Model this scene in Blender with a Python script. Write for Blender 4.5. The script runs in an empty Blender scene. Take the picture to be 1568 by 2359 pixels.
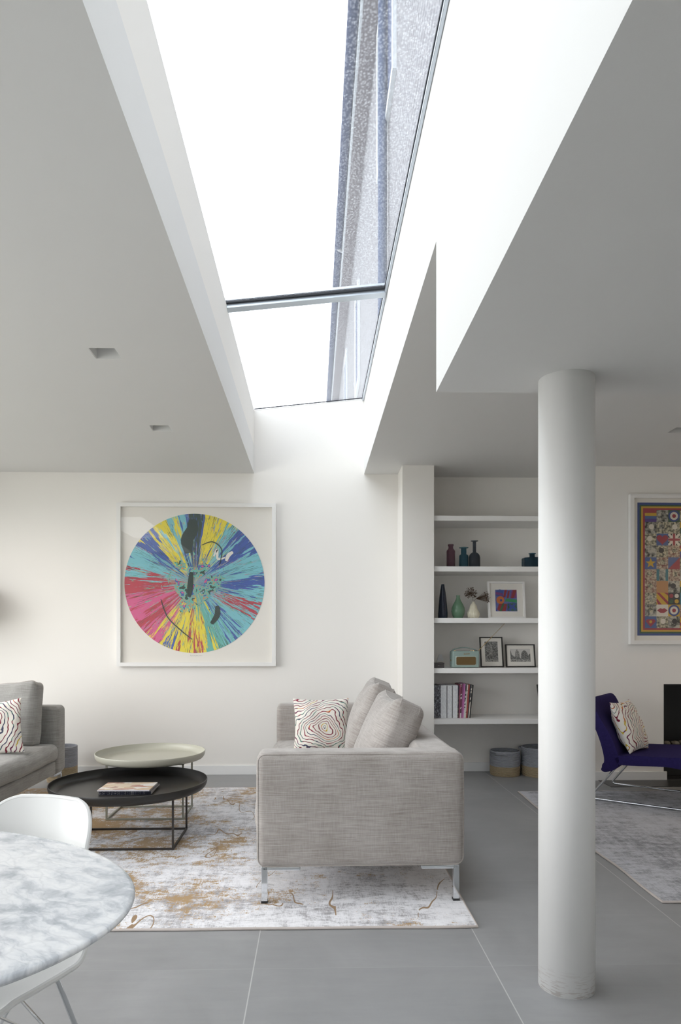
import bpy, bmesh, math, random
from math import pi, sin, cos, tan, atan, sqrt, radians
from mathutils import Vector, Matrix, noise

random.seed(7)
S = bpy.context.scene
C = S.collection

# ---------------------------------------------------------------- camera, world, exposure
cam_d = bpy.data.cameras.new('camera')
cam = bpy.data.objects.new('camera', cam_d)
C.objects.link(cam)
FPX = 1580.0
cam_d.sensor_fit = 'HORIZONTAL'
cam_d.sensor_width = 36.0
cam_d.lens = 36.0 * FPX / 1568.0
cam_d.shift_x = (784.0 - 761.5) / 1568.0
cam_d.shift_y = (1468.0 - 1179.5) / 1568.0
cam_d.clip_start = 0.02
cam.location = (0, 0, 1.23)
cam.rotation_euler = (pi / 2, 0, -atan(0.025))
S.camera = cam

SKY = 3.8
w = bpy.data.worlds.new('overcast_sky')
S.world = w
w.use_nodes = True
bgn = w.node_tree.nodes['Background']
bgn.inputs['Color'].default_value = (0.93, 0.965, 1.0, 1)
bgn.inputs['Strength'].default_value = SKY

S.view_settings.view_transform = 'Standard'
S.view_settings.look = 'None'
S.view_settings.gamma = 1
S.view_settings.use_curve_mapping = False
S.view_settings.exposure = 0.0


def area_light(name, loc, rot, sx, sy, power, col):
    l = bpy.data.lights.new(name, 'AREA')
    l.shape = 'RECTANGLE'
    l.size = sx
    l.size_y = sy
    l.energy = power
    l.color = col
    o = bpy.data.objects.new(name, l)
    C.objects.link(o)
    o.location = loc
    o.rotation_euler = rot
    return o


# daylight entering through the garden doors on the left and the glazing behind the camera
area_light('daylight_garden_doors', (-4.45, 3.0, 1.65), (0, radians(-90 + 16), radians(24)), 2.6, 4.6, 132, (1.0, 0.99, 0.97))


# ---------------------------------------------------------------- colour + material helpers
def lin(v):
    v /= 255.0
    return v / 12.92 if v <= 0.04045 else ((v + 0.055) / 1.055) ** 2.4


def rgb(r, g, b):
    return (lin(r), lin(g), lin(b), 1.0)


class NT:
    def __init__(self, name):
        self.m = bpy.data.materials.new(name)
        self.m.use_nodes = True
        self.t = self.m.node_tree
        self.b = self.t.nodes['Principled BSDF']
        self.out = self.t.nodes['Material Output']

    def n(self, typ, ins=None, **kw):
        nd = self.t.nodes.new('ShaderNode' + typ)
        for k, v in kw.items():
            setattr(nd, k, v)
        if ins:
            for k, v in ins.items():
                s = nd.inputs[k]
                if isinstance(v, bpy.types.NodeSocket):
                    self.t.links.new(v, s)
                else:
                    s.default_value = v
        return nd

    def link(self, a, b):
        self.t.links.new(a, b)

    def math(self, op, a, b=0.0, c=0.0, clamp=False):
        return self.n('Math', {0: a, 1: b, 2: c}, operation=op, use_clamp=clamp).outputs[0]

    def mix(self, f, a, b, mode='MIX'):
        nd = self.n('Mix', None, data_type='RGBA', blend_type=mode)
        for k, v in ((0, f), (6, a), (7, b)):
            s = nd.inputs[k]
            if isinstance(v, bpy.types.NodeSocket):
                self.t.links.new(v, s)
            else:
                s.default_value = v
        return nd.outputs[2]

    def ramp(self, f, stops, interp='LINEAR'):
        nd = self.n('ValToRGB', {'Fac': f})
        cr = nd.color_ramp
        cr.interpolation = interp
        while len(cr.elements) < len(stops):
            cr.elements.new(0.5)
        for e, (p, col) in zip(cr.elements, stops):
            e.position = p
            e.color = col if len(col) == 4 else (*col, 1)
        return nd.outputs[0]

    def noise(self, vec, scale, detail=2.0, rough=0.5, dist=0.0):
        nd = self.n('TexNoise', {'Vector': vec, 'Scale': scale, 'Detail': detail, 'Roughness': rough, 'Distortion': dist})
        return nd.outputs[0]

    def coord(self, scale=(1, 1, 1), loc=(0, 0, 0), rot=(0, 0, 0), kind='Object'):
        tc = self.n('TexCoord')
        mp = self.n('Mapping', {'Vector': tc.outputs[kind], 'Location': loc, 'Rotation': rot, 'Scale': scale})
        return mp.outputs[0]

    def bump(self, h, strength=0.3, dist=0.01):
        nd = self.n('Bump', {'Height': h, 'Strength': strength, 'Distance': dist})
        self.link(nd.outputs[0], self.b.inputs['Normal'])

    def set(self, **kw):
        names = {'col': 'Base Color', 'rough': 'Roughness', 'metal': 'Metallic', 'spec': 'Specular IOR Level',
                 'trans': 'Transmission Weight', 'ior': 'IOR', 'sheen': 'Sheen Weight', 'coat': 'Coat Weight'}
        for k, v in kw.items():
            s = self.b.inputs[names[k]]
            if isinstance(v, bpy.types.NodeSocket):
                self.link(v, s)
            else:
                s.default_value = v
        return self


def simple(name, col, rough=0.6, metal=0.0, spec=0.5, var=0.0, scale=20.0):
    k = NT(name)
    k.set(col=col, rough=rough, metal=metal, spec=spec)
    if var > 0:
        f = k.noise(k.coord(), scale, 3)
        d = tuple(c * (1 - var) for c in col[:3]) + (1,)
        k.set(col=k.mix(f, col, d))
    return k.m


# ---- setting
def make_paint(name, col):
    k = NT(name)
    f = k.noise(k.coord(), 3.0, 2)
    k.set(col=k.mix(f, col, tuple(c * 0.985 for c in col[:3]) + (1,)), rough=0.75, spec=0.25)
    k.bump(k.noise(k.coord(), 350.0, 2), 0.04, 0.002)
    return k.m


M = {}
M['wall'] = make_paint('wall_paint', (0.875, 0.85, 0.81, 1))
M['ceil'] = make_paint('ceiling_paint', (0.785, 0.782, 0.77, 1))
M['trim'] = simple('white_satin_trim', (0.84, 0.84, 0.835, 1), 0.4)
M['shelf'] = simple('white_satin_shelf', (0.88, 0.875, 0.86, 1), 0.35)


def make_floor():
    k = NT('concrete_look_porcelain_tiles')
    v = k.coord()
    sp = k.n('SeparateXYZ', {0: v})
    T = 0.89
    ax = k.math('DIVIDE', k.math('SUBTRACT', sp.outputs[0], 0.667), T)
    ay = k.math('DIVIDE', k.math('SUBTRACT', sp.outputs[1], 2.55), T)
    fx, fy = k.math('FRACT', ax), k.math('FRACT', ay)
    ex = k.math('MULTIPLY', k.math('MINIMUM', fx, k.math('SUBTRACT', 1.0, fx)), T)
    ey = k.math('MULTIPLY', k.math('MINIMUM', fy, k.math('SUBTRACT', 1.0, fy)), T)
    gx = k.math('LESS_THAN', ex, 0.0021)
    gy = k.math('LESS_THAN', ey, 0.0014)
    idv = k.n('CombineXYZ', {0: k.math('FLOOR', ax), 1: k.math('FLOOR', ay)})
    wn = k.n('TexWhiteNoise', {'Vector': idv.outputs[0]})
    off = k.n('VectorMath', {0: v, 1: wn.outputs['Color']}, operation='ADD')
    n1 = k.noise(off.outputs[0], 2.2, 5, 0.6, 0.6)
    st = k.n('Mapping', {'Vector': off.outputs[0], 'Scale': (1.2, 7, 1)})
    n2 = k.noise(st.outputs[0], 3.0, 5, 0.65)
    f = k.math('ADD', k.math('MULTIPLY', n1, 0.6), k.math('MULTIPLY', n2, 0.4))
    base = k.ramp(f, [(0.3, (0.275, 0.276, 0.277, 1)), (0.55, (0.325, 0.326, 0.328, 1)), (0.75, (0.375, 0.376, 0.378, 1))])
    br = k.math('MULTIPLY_ADD', wn.outputs['Value'], 0.08, 0.96)
    base = k.mix(1.0, base, k.n('CombineXYZ', {0: br, 1: br, 2: br}).outputs[0], 'MULTIPLY')
    grout = k.mix(gx, k.mix(k.math('MULTIPLY', gy, 0.5), base, (0.40, 0.40, 0.40, 1)), (0.52, 0.52, 0.51, 1))
    k.set(col=grout, rough=k.math('MULTIPLY_ADD', n2, 0.2, 0.36), spec=0.45)
    g = k.math('MAXIMUM', gx, gy)
    k.bump(k.math('MULTIPLY_ADD', g, -1.0, k.math('MULTIPLY', n2, 0.1)), 0.15, 0.002)
    return k.m


M['floor'] = make_floor()


def make_fabric(name, c0, c1, streak=(3, 3, 90)):
    k = NT(name)
    a = k.noise(k.coord(streak), 3.0, 4, 0.65)
    b = k.noise(k.coord((70, 70, 6)), 3.0, 3, 0.6)
    c = k.noise(k.coord(), 5.0, 3)
    f = k.math('ADD', k.math('MULTIPLY', a, 0.55), k.math('ADD', k.math('MULTIPLY', b, 0.2), k.math('MULTIPLY', c, 0.25)))
    k.set(col=k.ramp(f, [(0.36, c0), (0.64, c1)]), rough=0.95, spec=0.15, sheen=0.35)
    w1 = k.n('TexWave', {'Vector': k.coord(), 'Scale': 190.0, 'Distortion': 1.0}, wave_type='BANDS', bands_direction='Z').outputs[0]
    k.bump(k.math('ADD', w1, k.math('MULTIPLY', a, 2.0)), 0.18, 0.002)
    return k.m


M['taupe'] = make_fabric('taupe_linen_chenille', rgb(140, 132, 126), rgb(186, 180, 175))
M['grey_fab'] = make_fabric('grey_linen_chenille', rgb(128, 126, 122), rgb(170, 169, 166))
M['piping'] = make_fabric('taupe_piping', rgb(150, 142, 136), rgb(188, 181, 175))
M['chrome'] = simple('polished_chrome', (0.72, 0.74, 0.76, 1), 0.09, 1.0)
M['rubber'] = simple('dark_glide', (0.02, 0.02, 0.02, 1), 0.7)


def make_rug(name, ochre, x0, x1, dark):
    k = NT(name)
    v = k.coord()
    warp = k.n('TexNoise', {'Vector': v, 'Scale': 5.0, 'Detail': 3.0})
    vv = k.n('VectorMath', {0: v, 1: k.n('VectorMath', {0: warp.outputs['Color'], 'Scale': 0.035}, operation='SCALE').outputs[0]}, operation='ADD').outputs[0]

    def st(sx, sy, sc, det=5, rg=0.7):
        m = k.n('Mapping', {'Vector': vv, 'Scale': (sx, sy, 1)})
        return k.noise(m.outputs[0], sc, det, rg)
    hx = st(1, 3.5, 6.5)
    hy = st(3.5, 1, 6.0)
    fine = st(1, 6, 28.0, 4, 0.8)
    finey = st(7, 1, 26.0, 4, 0.8)
    big = k.noise(vv, 1.6, 3)
    g = k.math('ADD', k.math('MULTIPLY', hx, 0.24), k.math('ADD', k.math('MULTIPLY', hy, 0.18), k.math('ADD', k.math('ADD', k.math('MULTIPLY', fine, 0.30), k.math('MULTIPLY', finey, 0.16)), k.math('MULTIPLY', big, 0.22))))
    if dark:
        base = k.ramp(g, [(0.475, rgb(118, 118, 122)), (0.52, rgb(156, 156, 162)), (0.56, rgb(190, 190, 196)), (0.64, rgb(202, 202, 208))])
    else:
        base = k.ramp(g, [(0.465, rgb(140, 136, 138)), (0.51, rgb(184, 181, 184)), (0.545, rgb(230, 229, 232)), (0.60, rgb(246, 245, 248))])
    col = base
    if ochre:
        sp = k.n('SeparateXYZ', {0: v})
        gr = k.n('MapRange', {'Value': sp.outputs[0], 1: x0, 2: x1, 3: 0.055, 4: -0.035}).outputs[0]
        o = k.math('ADD', k.math('MULTIPLY', st(1.3, 1.8, 9.0, 7, 0.75), 0.32),
                   k.math('ADD', k.math('MULTIPLY', k.noise(vv, 2.6, 2), 0.28), k.math('ADD', k.math('MULTIPLY', finey, 0.20), k.math('MULTIPLY', fine, 0.26))))
        o = k.math('ADD', o, gr)
        om = k.n('MapRange', {'Value': o, 1: 0.567, 2: 0.575, 3: 0.0, 4: 1.0}).outputs[0]
        col = k.mix(om, col, rgb(172, 138, 88))
        # meandering ochre veins running front to back
        wv = k.n('Mapping', {'Vector': v, 'Scale': (1, 0.35, 1)})
        nv = k.n('TexNoise', {'Vector': wv.outputs[0], 'Scale': 2.1, 'Detail': 3.0}).outputs[0]
        vein = k.math('LESS_THAN', k.math('ABSOLUTE', k.math('SUBTRACT', nv, 0.5)), 0.0028)
        gate = k.math('GREATER_THAN', k.noise(v, 3.4, 2), 0.50)
        vein = k.math('MULTIPLY', vein, gate)
        col = k.mix(vein, col, rgb(150, 118, 80))
    k.set(col=col, rough=0.95, spec=0.1, sheen=0.3)
    k.bump(k.math('ADD', fine, k.noise(v, 260.0, 2)), 0.35, 0.004)
    return k.m


M['rug_a'] = make_rug('distressed_ochre_rug_pile', True, -0.4, 1.1, False)
M['rug_b'] = make_rug('distressed_grey_rug_pile', False, 0, 1, True)
M['rug_edge'] = simple('rug_binding', rgb(206, 196, 190), 0.9, var=0.2)


def make_contour(name, seed, centre, scale):
    """white cotton embroidered with wobbly coloured contour lines"""
    k = NT(name)
    v = k.coord(loc=(seed, seed * 1.7, 0))
    tc = k.n('TexCoord').outputs['Object']
    nz = k.n('TexNoise', {'Vector': v, 'Scale': 4.5, 'Detail': 3.0})
    off = k.n('VectorMath', {0: nz.outputs['Color'], 1: (-0.5, -0.5, -0.5)}, operation='ADD').outputs[0]
    off = k.n('VectorMath', {0: off, 'Scale': 0.20}, operation='SCALE').outputs[0]
    p = k.n('VectorMath', {0: tc, 1: off}, operation='ADD').outputs[0]
    p = k.n('VectorMath', {0: p, 1: centre}, operation='SUBTRACT').outputs[0]
    p = k.n('VectorMath', {0: p, 1: (1, 1, 0)}, operation='MULTIPLY').outputs[0]
    r = k.n('VectorMath', {0: p}, operation='LENGTH').outputs['Value']
    rr = k.math('MULTIPLY', r, scale)
    fr = k.math('FRACT', rr)
    d = k.math('ABSOLUTE', k.math('SUBTRACT', fr, 0.5))
    line = k.n('MapRange', {'Value': d, 1: 0.09, 2: 0.16, 3: 1.0, 4: 0.0}).outputs[0]
    fl = k.math('FLOOR', rr)
    q = k.math('ADD', k.n('TexWhiteNoise', {'W': fl}, noise_dimensions='1D').outputs['Value'], k.math('MULTIPLY', k.noise(tc, 14.0, 1), 0.7))
    q = k.math('FRACT', q)
    col = k.ramp(q, [(0.0, rgb(120, 30, 50)), (0.24, rgb(140, 50, 70)), (0.38, rgb(200, 110, 50)), (0.48, rgb(205, 176, 50)),
                     (0.56, rgb(110, 40, 76)), (0.8, rgb(70, 72, 96)), (0.92, rgb(96, 130, 120))], 'CONSTANT')
    k.set(col=k.mix(line, rgb(236, 231, 222), col), rough=0.9, spec=0.15, sheen=0.2)
    k.bump(k.math('ADD', line, k.noise(tc, 300.0, 1)), 0.25, 0.002)
    return k.m


def make_marble():
    k = NT('white_carrara_marble')
    v = k.coord(rot=(0, 0, 0.5))
    nz = k.n('TexNoise', {'Vector': v, 'Scale': 3.0, 'Detail': 5.0, 'Roughness': 0.6})
    off = k.n('VectorMath', {0: nz.outputs['Color'], 'Scale': 0.22}, operation='SCALE').outputs[0]
    p = k.n('VectorMath', {0: v, 1: off}, operation='ADD').outputs[0]
    mp = k.n('Mapping', {'Vector': p, 'Scale': (1, 2.2, 1), 'Rotation': (0, 0, -0.9)}).outputs[0]
    a = k.noise(mp, 13.0, 7, 0.60)
    b = k.noise(p, 2.2, 4, 0.55)
    cell = k.n('TexVoronoi', {'Vector': mp, 'Scale': 15.0}, feature='DISTANCE_TO_EDGE').outputs['Distance']
    vein = k.n('MapRange', {'Value': cell, 1: 0.0, 2: 0.09, 3: 1.0, 4: 0.0}).outputs[0]
    f = k.math('ADD', k.math('MULTIPLY', a, 0.6), k.math('MULTIPLY', b, 0.4))
    base = k.ramp(f, [(0.38, rgb(178, 183, 190)), (0.46, rgb(208, 212, 217)), (0.51, rgb(230, 232, 235)), (0.60, rgb(244, 245, 246))])
    col = k.mix(k.math('MULTIPLY', vein, k.math('MULTIPLY', b, 0.35)), base, rgb(158, 162, 168))
    k.set(col=col, rough=0.22, spec=0.5)
    return k.m


M['marble'] = make_marble()
M['white_plastic'] = simple('white_moulded_shell', (0.86, 0.86, 0.845, 1), 0.38)
M['white_gloss'] = simple('white_lacquer', (0.85, 0.85, 0.84, 1), 0.2)
M['black_tray'] = simple('black_powder_coat', (0.018, 0.017, 0.016, 1), 0.38)
M['black_wire'] = simple('dark_bronze_wire', (0.03, 0.024, 0.021, 1), 0.45)
M['grey_tray'] = simple('warm_grey_powder_coat', rgb(188, 186, 172), 0.35)
M['grey_wire'] = simple('warm_grey_wire', rgb(150, 150, 138), 0.45)


def make_column():
    k = NT('white_painted_column')
    v = k.coord((14, 14, 0.6))
    n1 = k.noise(v, 3.0, 3)
    base = k.mix(n1, (0.86, 0.85, 0.83, 1), (0.82, 0.815, 0.80, 1))
    sp = k.n('SeparateXYZ', {0: k.coord()})
    scuff = k.n('MapRange', {'Value': sp.outputs[2], 1: 0.01, 2: 0.10, 3: 1.0, 4: 0.0}).outputs[0]
    f = k.math('MULTIPLY', scuff, k.math('GREATER_THAN', k.noise(k.coord((6, 6, 50)), 4.0, 4), 0.56))
    k.set(col=k.mix(k.math('MULTIPLY', f, 0.5), base, rgb(186, 172, 164)), rough=0.55, spec=0.35)
    k.bump(k.noise(v, 12.0, 2), 0.05, 0.002)
    return k.m


M['column'] = make_column()


def make_glass(name, tint=(1, 1, 1, 1), haze=0.0, ripple=False, gloss=0.6):
    """thin pane: see-through, faint reflection, optional milky film with water spots"""
    k = NT(name)
    k.t.nodes.remove(k.b)
    tr = k.n('BsdfTransparent', {'Color': tint})
    gl = k.n('BsdfGlossy', {'Color': (1, 1, 1, 1), 'Roughness': 0.02})
    fc_ = k.n('LayerWeight', {'Blend': 0.5}).outputs['Facing']
    fr = k.math('MULTIPLY_ADD', k.math('POWER', fc_, 5.0), 0.9, 0.035)
    m1 = k.n('MixShader', {0: k.math('MULTIPLY', fr, gloss), 1: tr.outputs[0], 2: gl.outputs[0]})
    out = m1
    if haze > 0:
        tl = k.n('BsdfTranslucent', {'Color': (0.95, 0.97, 1.0, 1)})
        v = k.coord((1.0, 1.6, 1))
        spots = k.n('TexVoronoi', {'Vector': k.coord((1, 1, 1)), 'Scale': 90.0}).outputs['Distance']
        spots = k.n('MapRange', {'Value': spots, 1: 0.15, 2: 0.5, 3: 1.0, 4: 0.0}).outputs[0]
        f = k.math('ADD', haze, k.math('MULTIPLY', k.math('MULTIPLY', spots, k.noise(v, 30.0, 4, 0.7)), 0.22 if ripple else 0.0))
        out = k.n('MixShader', {0: f, 1: m1.outputs[0], 2: tl.outputs[0]})
    k.link(out.outputs[0], k.out.inputs['Surface'])
    return k.m


M['sky_glass'] = make_glass('rain_spotted_rooflight_glass', (0.97, 0.985, 1.0, 1), 0.035, True)
M['pane'] = make_glass('clear_glazing', (1, 1, 1, 1))
M['picture_glass'] = make_glass('picture_glazing', (1, 1, 1, 1), 0, False, 0.8)
M['alu'] = simple('satin_aluminium', rgb(196, 204, 212), 0.3, 0.6)
M['gasket'] = simple('black_gasket', (0.02, 0.022, 0.028, 1), 0.6)
M['frame_white'] = simple('white_lacquered_frame', (0.84, 0.83, 0.81, 1), 0.4)
M['frame_black'] = simple('black_stained_frame', (0.014, 0.013, 0.013, 1), 0.4)
M['matboard'] = simple('ivory_mount_board', rgb(236, 232, 224), 0.9)


# ---------------------------------------------------------------- geometry helpers
def link(name, bm, mat, parent=None, smooth=False, loc=None, rot=None):
    me = bpy.data.meshes.new(name)
    bmesh.ops.recalc_face_normals(bm, faces=bm.faces)
    bm.to_mesh(me)
    bm.free()
    o = bpy.data.objects.new(name, me)
    C.objects.link(o)
    for m in (mat if isinstance(mat, (list, tuple)) else [mat]):
        me.materials.append(m)
    if smooth:
        for p in me.polygons:
            p.use_smooth = True
        me.set_sharp_from_angle(angle=radians(42))
    if parent:
        o.parent = parent
    if loc is not None:
        o.location = loc
    if rot is not None:
        o.rotation_euler = rot
    return o


def tag(o, label=None, cat=None, group=None, kind=None):
    if label:
        o['label'] = label
    if cat:
        o['category'] = cat
    if group:
        o['group'] = group
    if kind:
        o['kind'] = kind
    return o


def thing(name, label, cat, loc=(0, 0, 0), rot=(0, 0, 0), group=None):
    o = bpy.data.objects.new(name, None)
    C.objects.link(o)
    o.location = loc
    o.rotation_euler = rot
    o.empty_display_size = 0.1
    return tag(o, label, cat, group)


def struct(name, bm, mat, parent=None, smooth=False):
    o = link(name, bm, mat, parent, smooth)
    if not parent:
        o['kind'] = 'structure'
    return o


def NB():
    return bmesh.new()


def box(bm, x0, x1, y0, y1, z0, z1, mi=0, bev=0.0):
    vs = [bm.verts.new((x, y, z)) for x in (x0, x1) for y in (y0, y1) for z in (z0, z1)]
    fs = []
    for idx in ((0, 1, 3, 2), (4, 6, 7, 5), (0, 4, 5, 1), (2, 3, 7, 6), (0, 2, 6, 4), (1, 5, 7, 3)):
        f = bm.faces.new([vs[i] for i in idx])
        f.material_index = mi
        fs.append(f)
    if bev > 0:
        es = {e for f in fs for e in f.edges}
        bmesh.ops.bevel(bm, geom=list(es), offset=bev, segments=2, affect='EDGES', profile=0.5)
    return bm


def prism(bm, pts, axis, a0, a1, mi=0):
    """extrude a 2D outline: axis 'x' -> pts are (y,z); 'y' -> (x,z); 'z' -> (x,y)"""
    def P(p, a):
        return {'x': (a, p[0], p[1]), 'y': (p[0], a, p[1]), 'z': (p[0], p[1], a)}[axis]
    A = [bm.verts.new(P(p, a0)) for p in pts]
    B = [bm.verts.new(P(p, a1)) for p in pts]
    n = len(pts)
    fs = [bm.faces.new(A), bm.faces.new(B[::-1])]
    for i in range(n):
        fs.append(bm.faces.new((A[i], A[(i + 1) % n], B[(i + 1) % n], B[i])))
    for f in fs:
        f.material_index = mi
    return bm


def lathe(bm, prof, n=48, cx=0, cy=0, mi=0, ang0=0.0):
    """prof: list of (r,z)"""
    rings = []
    for r, z in prof:
        if r < 1e-5:
            rings.append([bm.verts.new((cx, cy, z))])
        else:
            rings.append([bm.verts.new((cx + r * cos(ang0 + 2 * pi * i / n), cy + r * sin(ang0 + 2 * pi * i / n), z)) for i in range(n)])
    for a, b in zip(rings, rings[1:]):
        for i in range(n):
            j = (i + 1) % n
            if len(a) == 1 and len(b) == 1:
                continue
            if len(a) == 1:
                f = bm.faces.new((a[0], b[i], b[j]))
            elif len(b) == 1:
                f = bm.faces.new((a[i], a[j], b[0]))
            else:
                f = bm.faces.new((a[i], a[j], b[j], b[i]))
            f.material_index = mi
    return bm


def tube(bm, path, r, n=10, closed=False, mi=0, r1=None):
    P = [Vector(p) for p in path]
    L = len(P)
    rings = []
    up = None
    for i, p in enumerate(P):
        if closed:
            t = (P[(i + 1) % L] - P[i - 1]).normalized()
        else:
            t = (P[min(i + 1, L - 1)] - P[max(i - 1, 0)]).normalized()
        if up is None:
            up = Vector((0, 0, 1)) if abs(t.z) < 0.9 else Vector((1, 0, 0))
        s = t.cross(up).normalized()
        up = s.cross(t).normalized()
        rr = r if r1 is None else r + (r1 - r) * i / (L - 1)
        rings.append([bm.verts.new(p + s * (rr * cos(2 * pi * k / n)) + up * (rr * sin(2 * pi * k / n))) for k in range(n)])
    m = L if closed else L - 1
    for i in range(m):
        a, b = rings[i], rings[(i + 1) % L]
        for k in range(n):
            f = bm.faces.new((a[k], a[(k + 1) % n], b[(k + 1) % n], b[k]))
            f.material_index = mi
    if not closed:
        bm.faces.new(rings[0][::-1]).material_index = mi
        bm.faces.new(rings[-1]).material_index = mi
    return bm


def fillet(pts, r, seg=5):
    """round the corners of an open 3D polyline"""
    P = [Vector(p) for p in pts]
    out = [P[0]]
    for i in range(1, len(P) - 1):
        a, b, c = P[i - 1], P[i], P[i + 1]
        d1, d2 = (a - b), (c - b)
        rr = min(r, d1.length * 0.45, d2.length * 0.45)
        p1, p2 = b + d1.normalized() * rr, b + d2.normalized() * rr
        for k in range(seg + 1):
            t = k / seg
            out.append(p1 * (1 - t) ** 2 + b * (2 * t * (1 - t)) + p2 * t ** 2)
    out.append(P[-1])
    return out


def spline(pts, n=8):
    P = [Vector(p) for p in pts]
    out = []
    for i in range(len(P) - 1):
        p0, p1, p2, p3 = P[max(i - 1, 0)], P[i], P[i + 1], P[min(i + 2, len(P) - 1)]
        for k in range(n):
            t = k / n
            out.append(0.5 * ((2 * p1) + (p2 - p0) * t + (2 * p0 - 5 * p1 + 4 * p2 - p3) * t * t + (-p0 + 3 * p1 - 3 * p2 + p3) * t ** 3))
    out.append(P[-1])
    return out


def rbox(bm, c, s, r, seg=10, arc=4, bulge=(0, 0, 0), nz=0.0, nscale=3.0, seed=0.0, mi=0, M4=None):
    """rounded, slightly stuffed box. c centre, s full size, r edge radius"""
    h = [x / 2 for x in s]

    def axis(hh):
        rr = min(r, hh * 0.98)
        i = hh - rr
        a = [-(i + rr * tan(pi / 4 * k / arc)) for k in range(arc, 0, -1)]
        m = [-i + 2 * i * k / seg for k in range(seg + 1)]
        b = [(i + rr * tan(pi / 4 * k / arc)) for k in range(1, arc + 1)]
        return a + m + b
    A = [axis(x) for x in h]
    cache = {}

    def vert(p):
        key = tuple(round(q, 6) for q in p)
        if key in cache:
            return cache[key]
        q = []
        inner = []
        for i in range(3):
            rr = min(r, h[i] * 0.98)
            ii = h[i] - rr
            ci = max(-ii, min(ii, p[i]))
            inner.append(ci)
            q.append((p[i] - ci) / rr if rr > 0 else 0)
        ln = sqrt(sum(x * x for x in q)) or 1.0
        out = []
        for i in range(3):
            rr = min(r, h[i] * 0.98)
            out.append(inner[i] + rr * q[i] / ln)
        u = [out[i] / h[i] for i in range(3)]
        pos = list(out)
        for i in range(3):
            if bulge[i]:
                j, k = (i + 1) % 3, (i + 2) % 3
                pos[i] += bulge[i] * u[i] * (1 - min(1, abs(u[j])) ** 2.5) * (1 - min(1, abs(u[k])) ** 2.5)
        v = Vector(pos)
        if nz:
            nn = noise.noise_vector(v * nscale + Vector((seed, seed * 2.3, seed * 0.7)))
            n2 = noise.noise_vector(v * nscale * 3.1 + Vector((seed * 3, seed, 5)))
            v = v + nn * nz + n2 * nz * 0.35
        v = v + Vector(c)
        if M4 is not None:
            v = M4 @ v
        cache[key] = bm.verts.new(v)
        return cache[key]
    for ax in range(3):
        j, k = (ax + 1) % 3, (ax + 2) % 3
        for sgn in (0, -1):
            for a in range(len(A[j]) - 1):
                for b in range(len(A[k]) - 1):
                    vs = []
                    for da, db in ((0, 0), (1, 0), (1, 1), (0, 1)):
                        p = [0, 0, 0]
                        p[ax] = A[ax][sgn]
                        p[j] = A[j][a + da]
                        p[k] = A[k][b + db]
                        vs.append(vert(p))
                    if len(set(vs)) >= 3:
                        try:
                            f = bm.faces.new(vs if sgn else vs[::-1])
                            f.material_index = mi
                            f.smooth = True
                        except ValueError:
                            pass
    return bm


def rrect_path(w, h, r, y, n=6, axis='y'):
    """closed rounded rectangle in the x/z plane at depth y"""
    out = []
    for cx, cz, a0 in ((w / 2 - r, h / 2 - r, 0), (-w / 2 + r, h / 2 - r, pi / 2), (-w / 2 + r, -h / 2 + r, pi), (w / 2 - r, -h / 2 + r, 1.5 * pi)):
        for k in range(n + 1):
            a = a0 + pi / 2 * k / n
            out.append((cx + r * cos(a), y, cz + r * sin(a)))
        # straight runs are subdivided by the caller's bulge needs
    return out


def pillow_mesh(bm, w, h, t, pinch=0.06, n=26, seed=0.0, nz=0.006):
    """knife-edge scatter cushion in the x/y plane, thickness along z"""
    def P(u, v, s):
        e = (1 - abs(u) ** 2.4) * (1 - abs(v) ** 2.4)
        th = t / 2 * max(0.0, e) ** 0.55
        x = u * w / 2 * (1 - pinch * (1 - v * v) ** 1.0 * 0.6)
        y = v * h / 2 * (1 - pinch * (1 - u * u) ** 1.0 * 0.6)
        q = Vector((x, y, s * th))
        if e > 0:
            q.z += noise.noise(Vector((x * 9 + seed, y * 9, s * 3))) * nz * min(1, e * 3) * 2
            q.z += s * abs(noise.noise(Vector((x * 22 + seed, y * 22, s)))) * nz * min(1, e * 3)
        return q
    grid = {}
    for s in (1, -1):
        for i in range(n + 1):
            for j in range(n + 1):
                u, v = sin(pi / 2 * (2 * i / n - 1)), sin(pi / 2 * (2 * j / n - 1))
                edge = i in (0, n) or j in (0, n)
                key = (i, j, 0 if edge else s)
                if key not in grid:
                    grid[key] = bm.verts.new(P(u, v, 0 if edge else s))
        for i in range(n):
            for j in range(n):
                q = []
                for a, b in ((i, j), (i + 1, j), (i + 1, j + 1), (i, j + 1)):
                    edge = a in (0, n) or b in (0, n)
                    q.append(grid[(a, b, 0 if edge else s)])
                try:
                    bm.faces.new(q if s > 0 else q[::-1]).smooth = True
                except ValueError:
                    pass
    return bm


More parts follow.
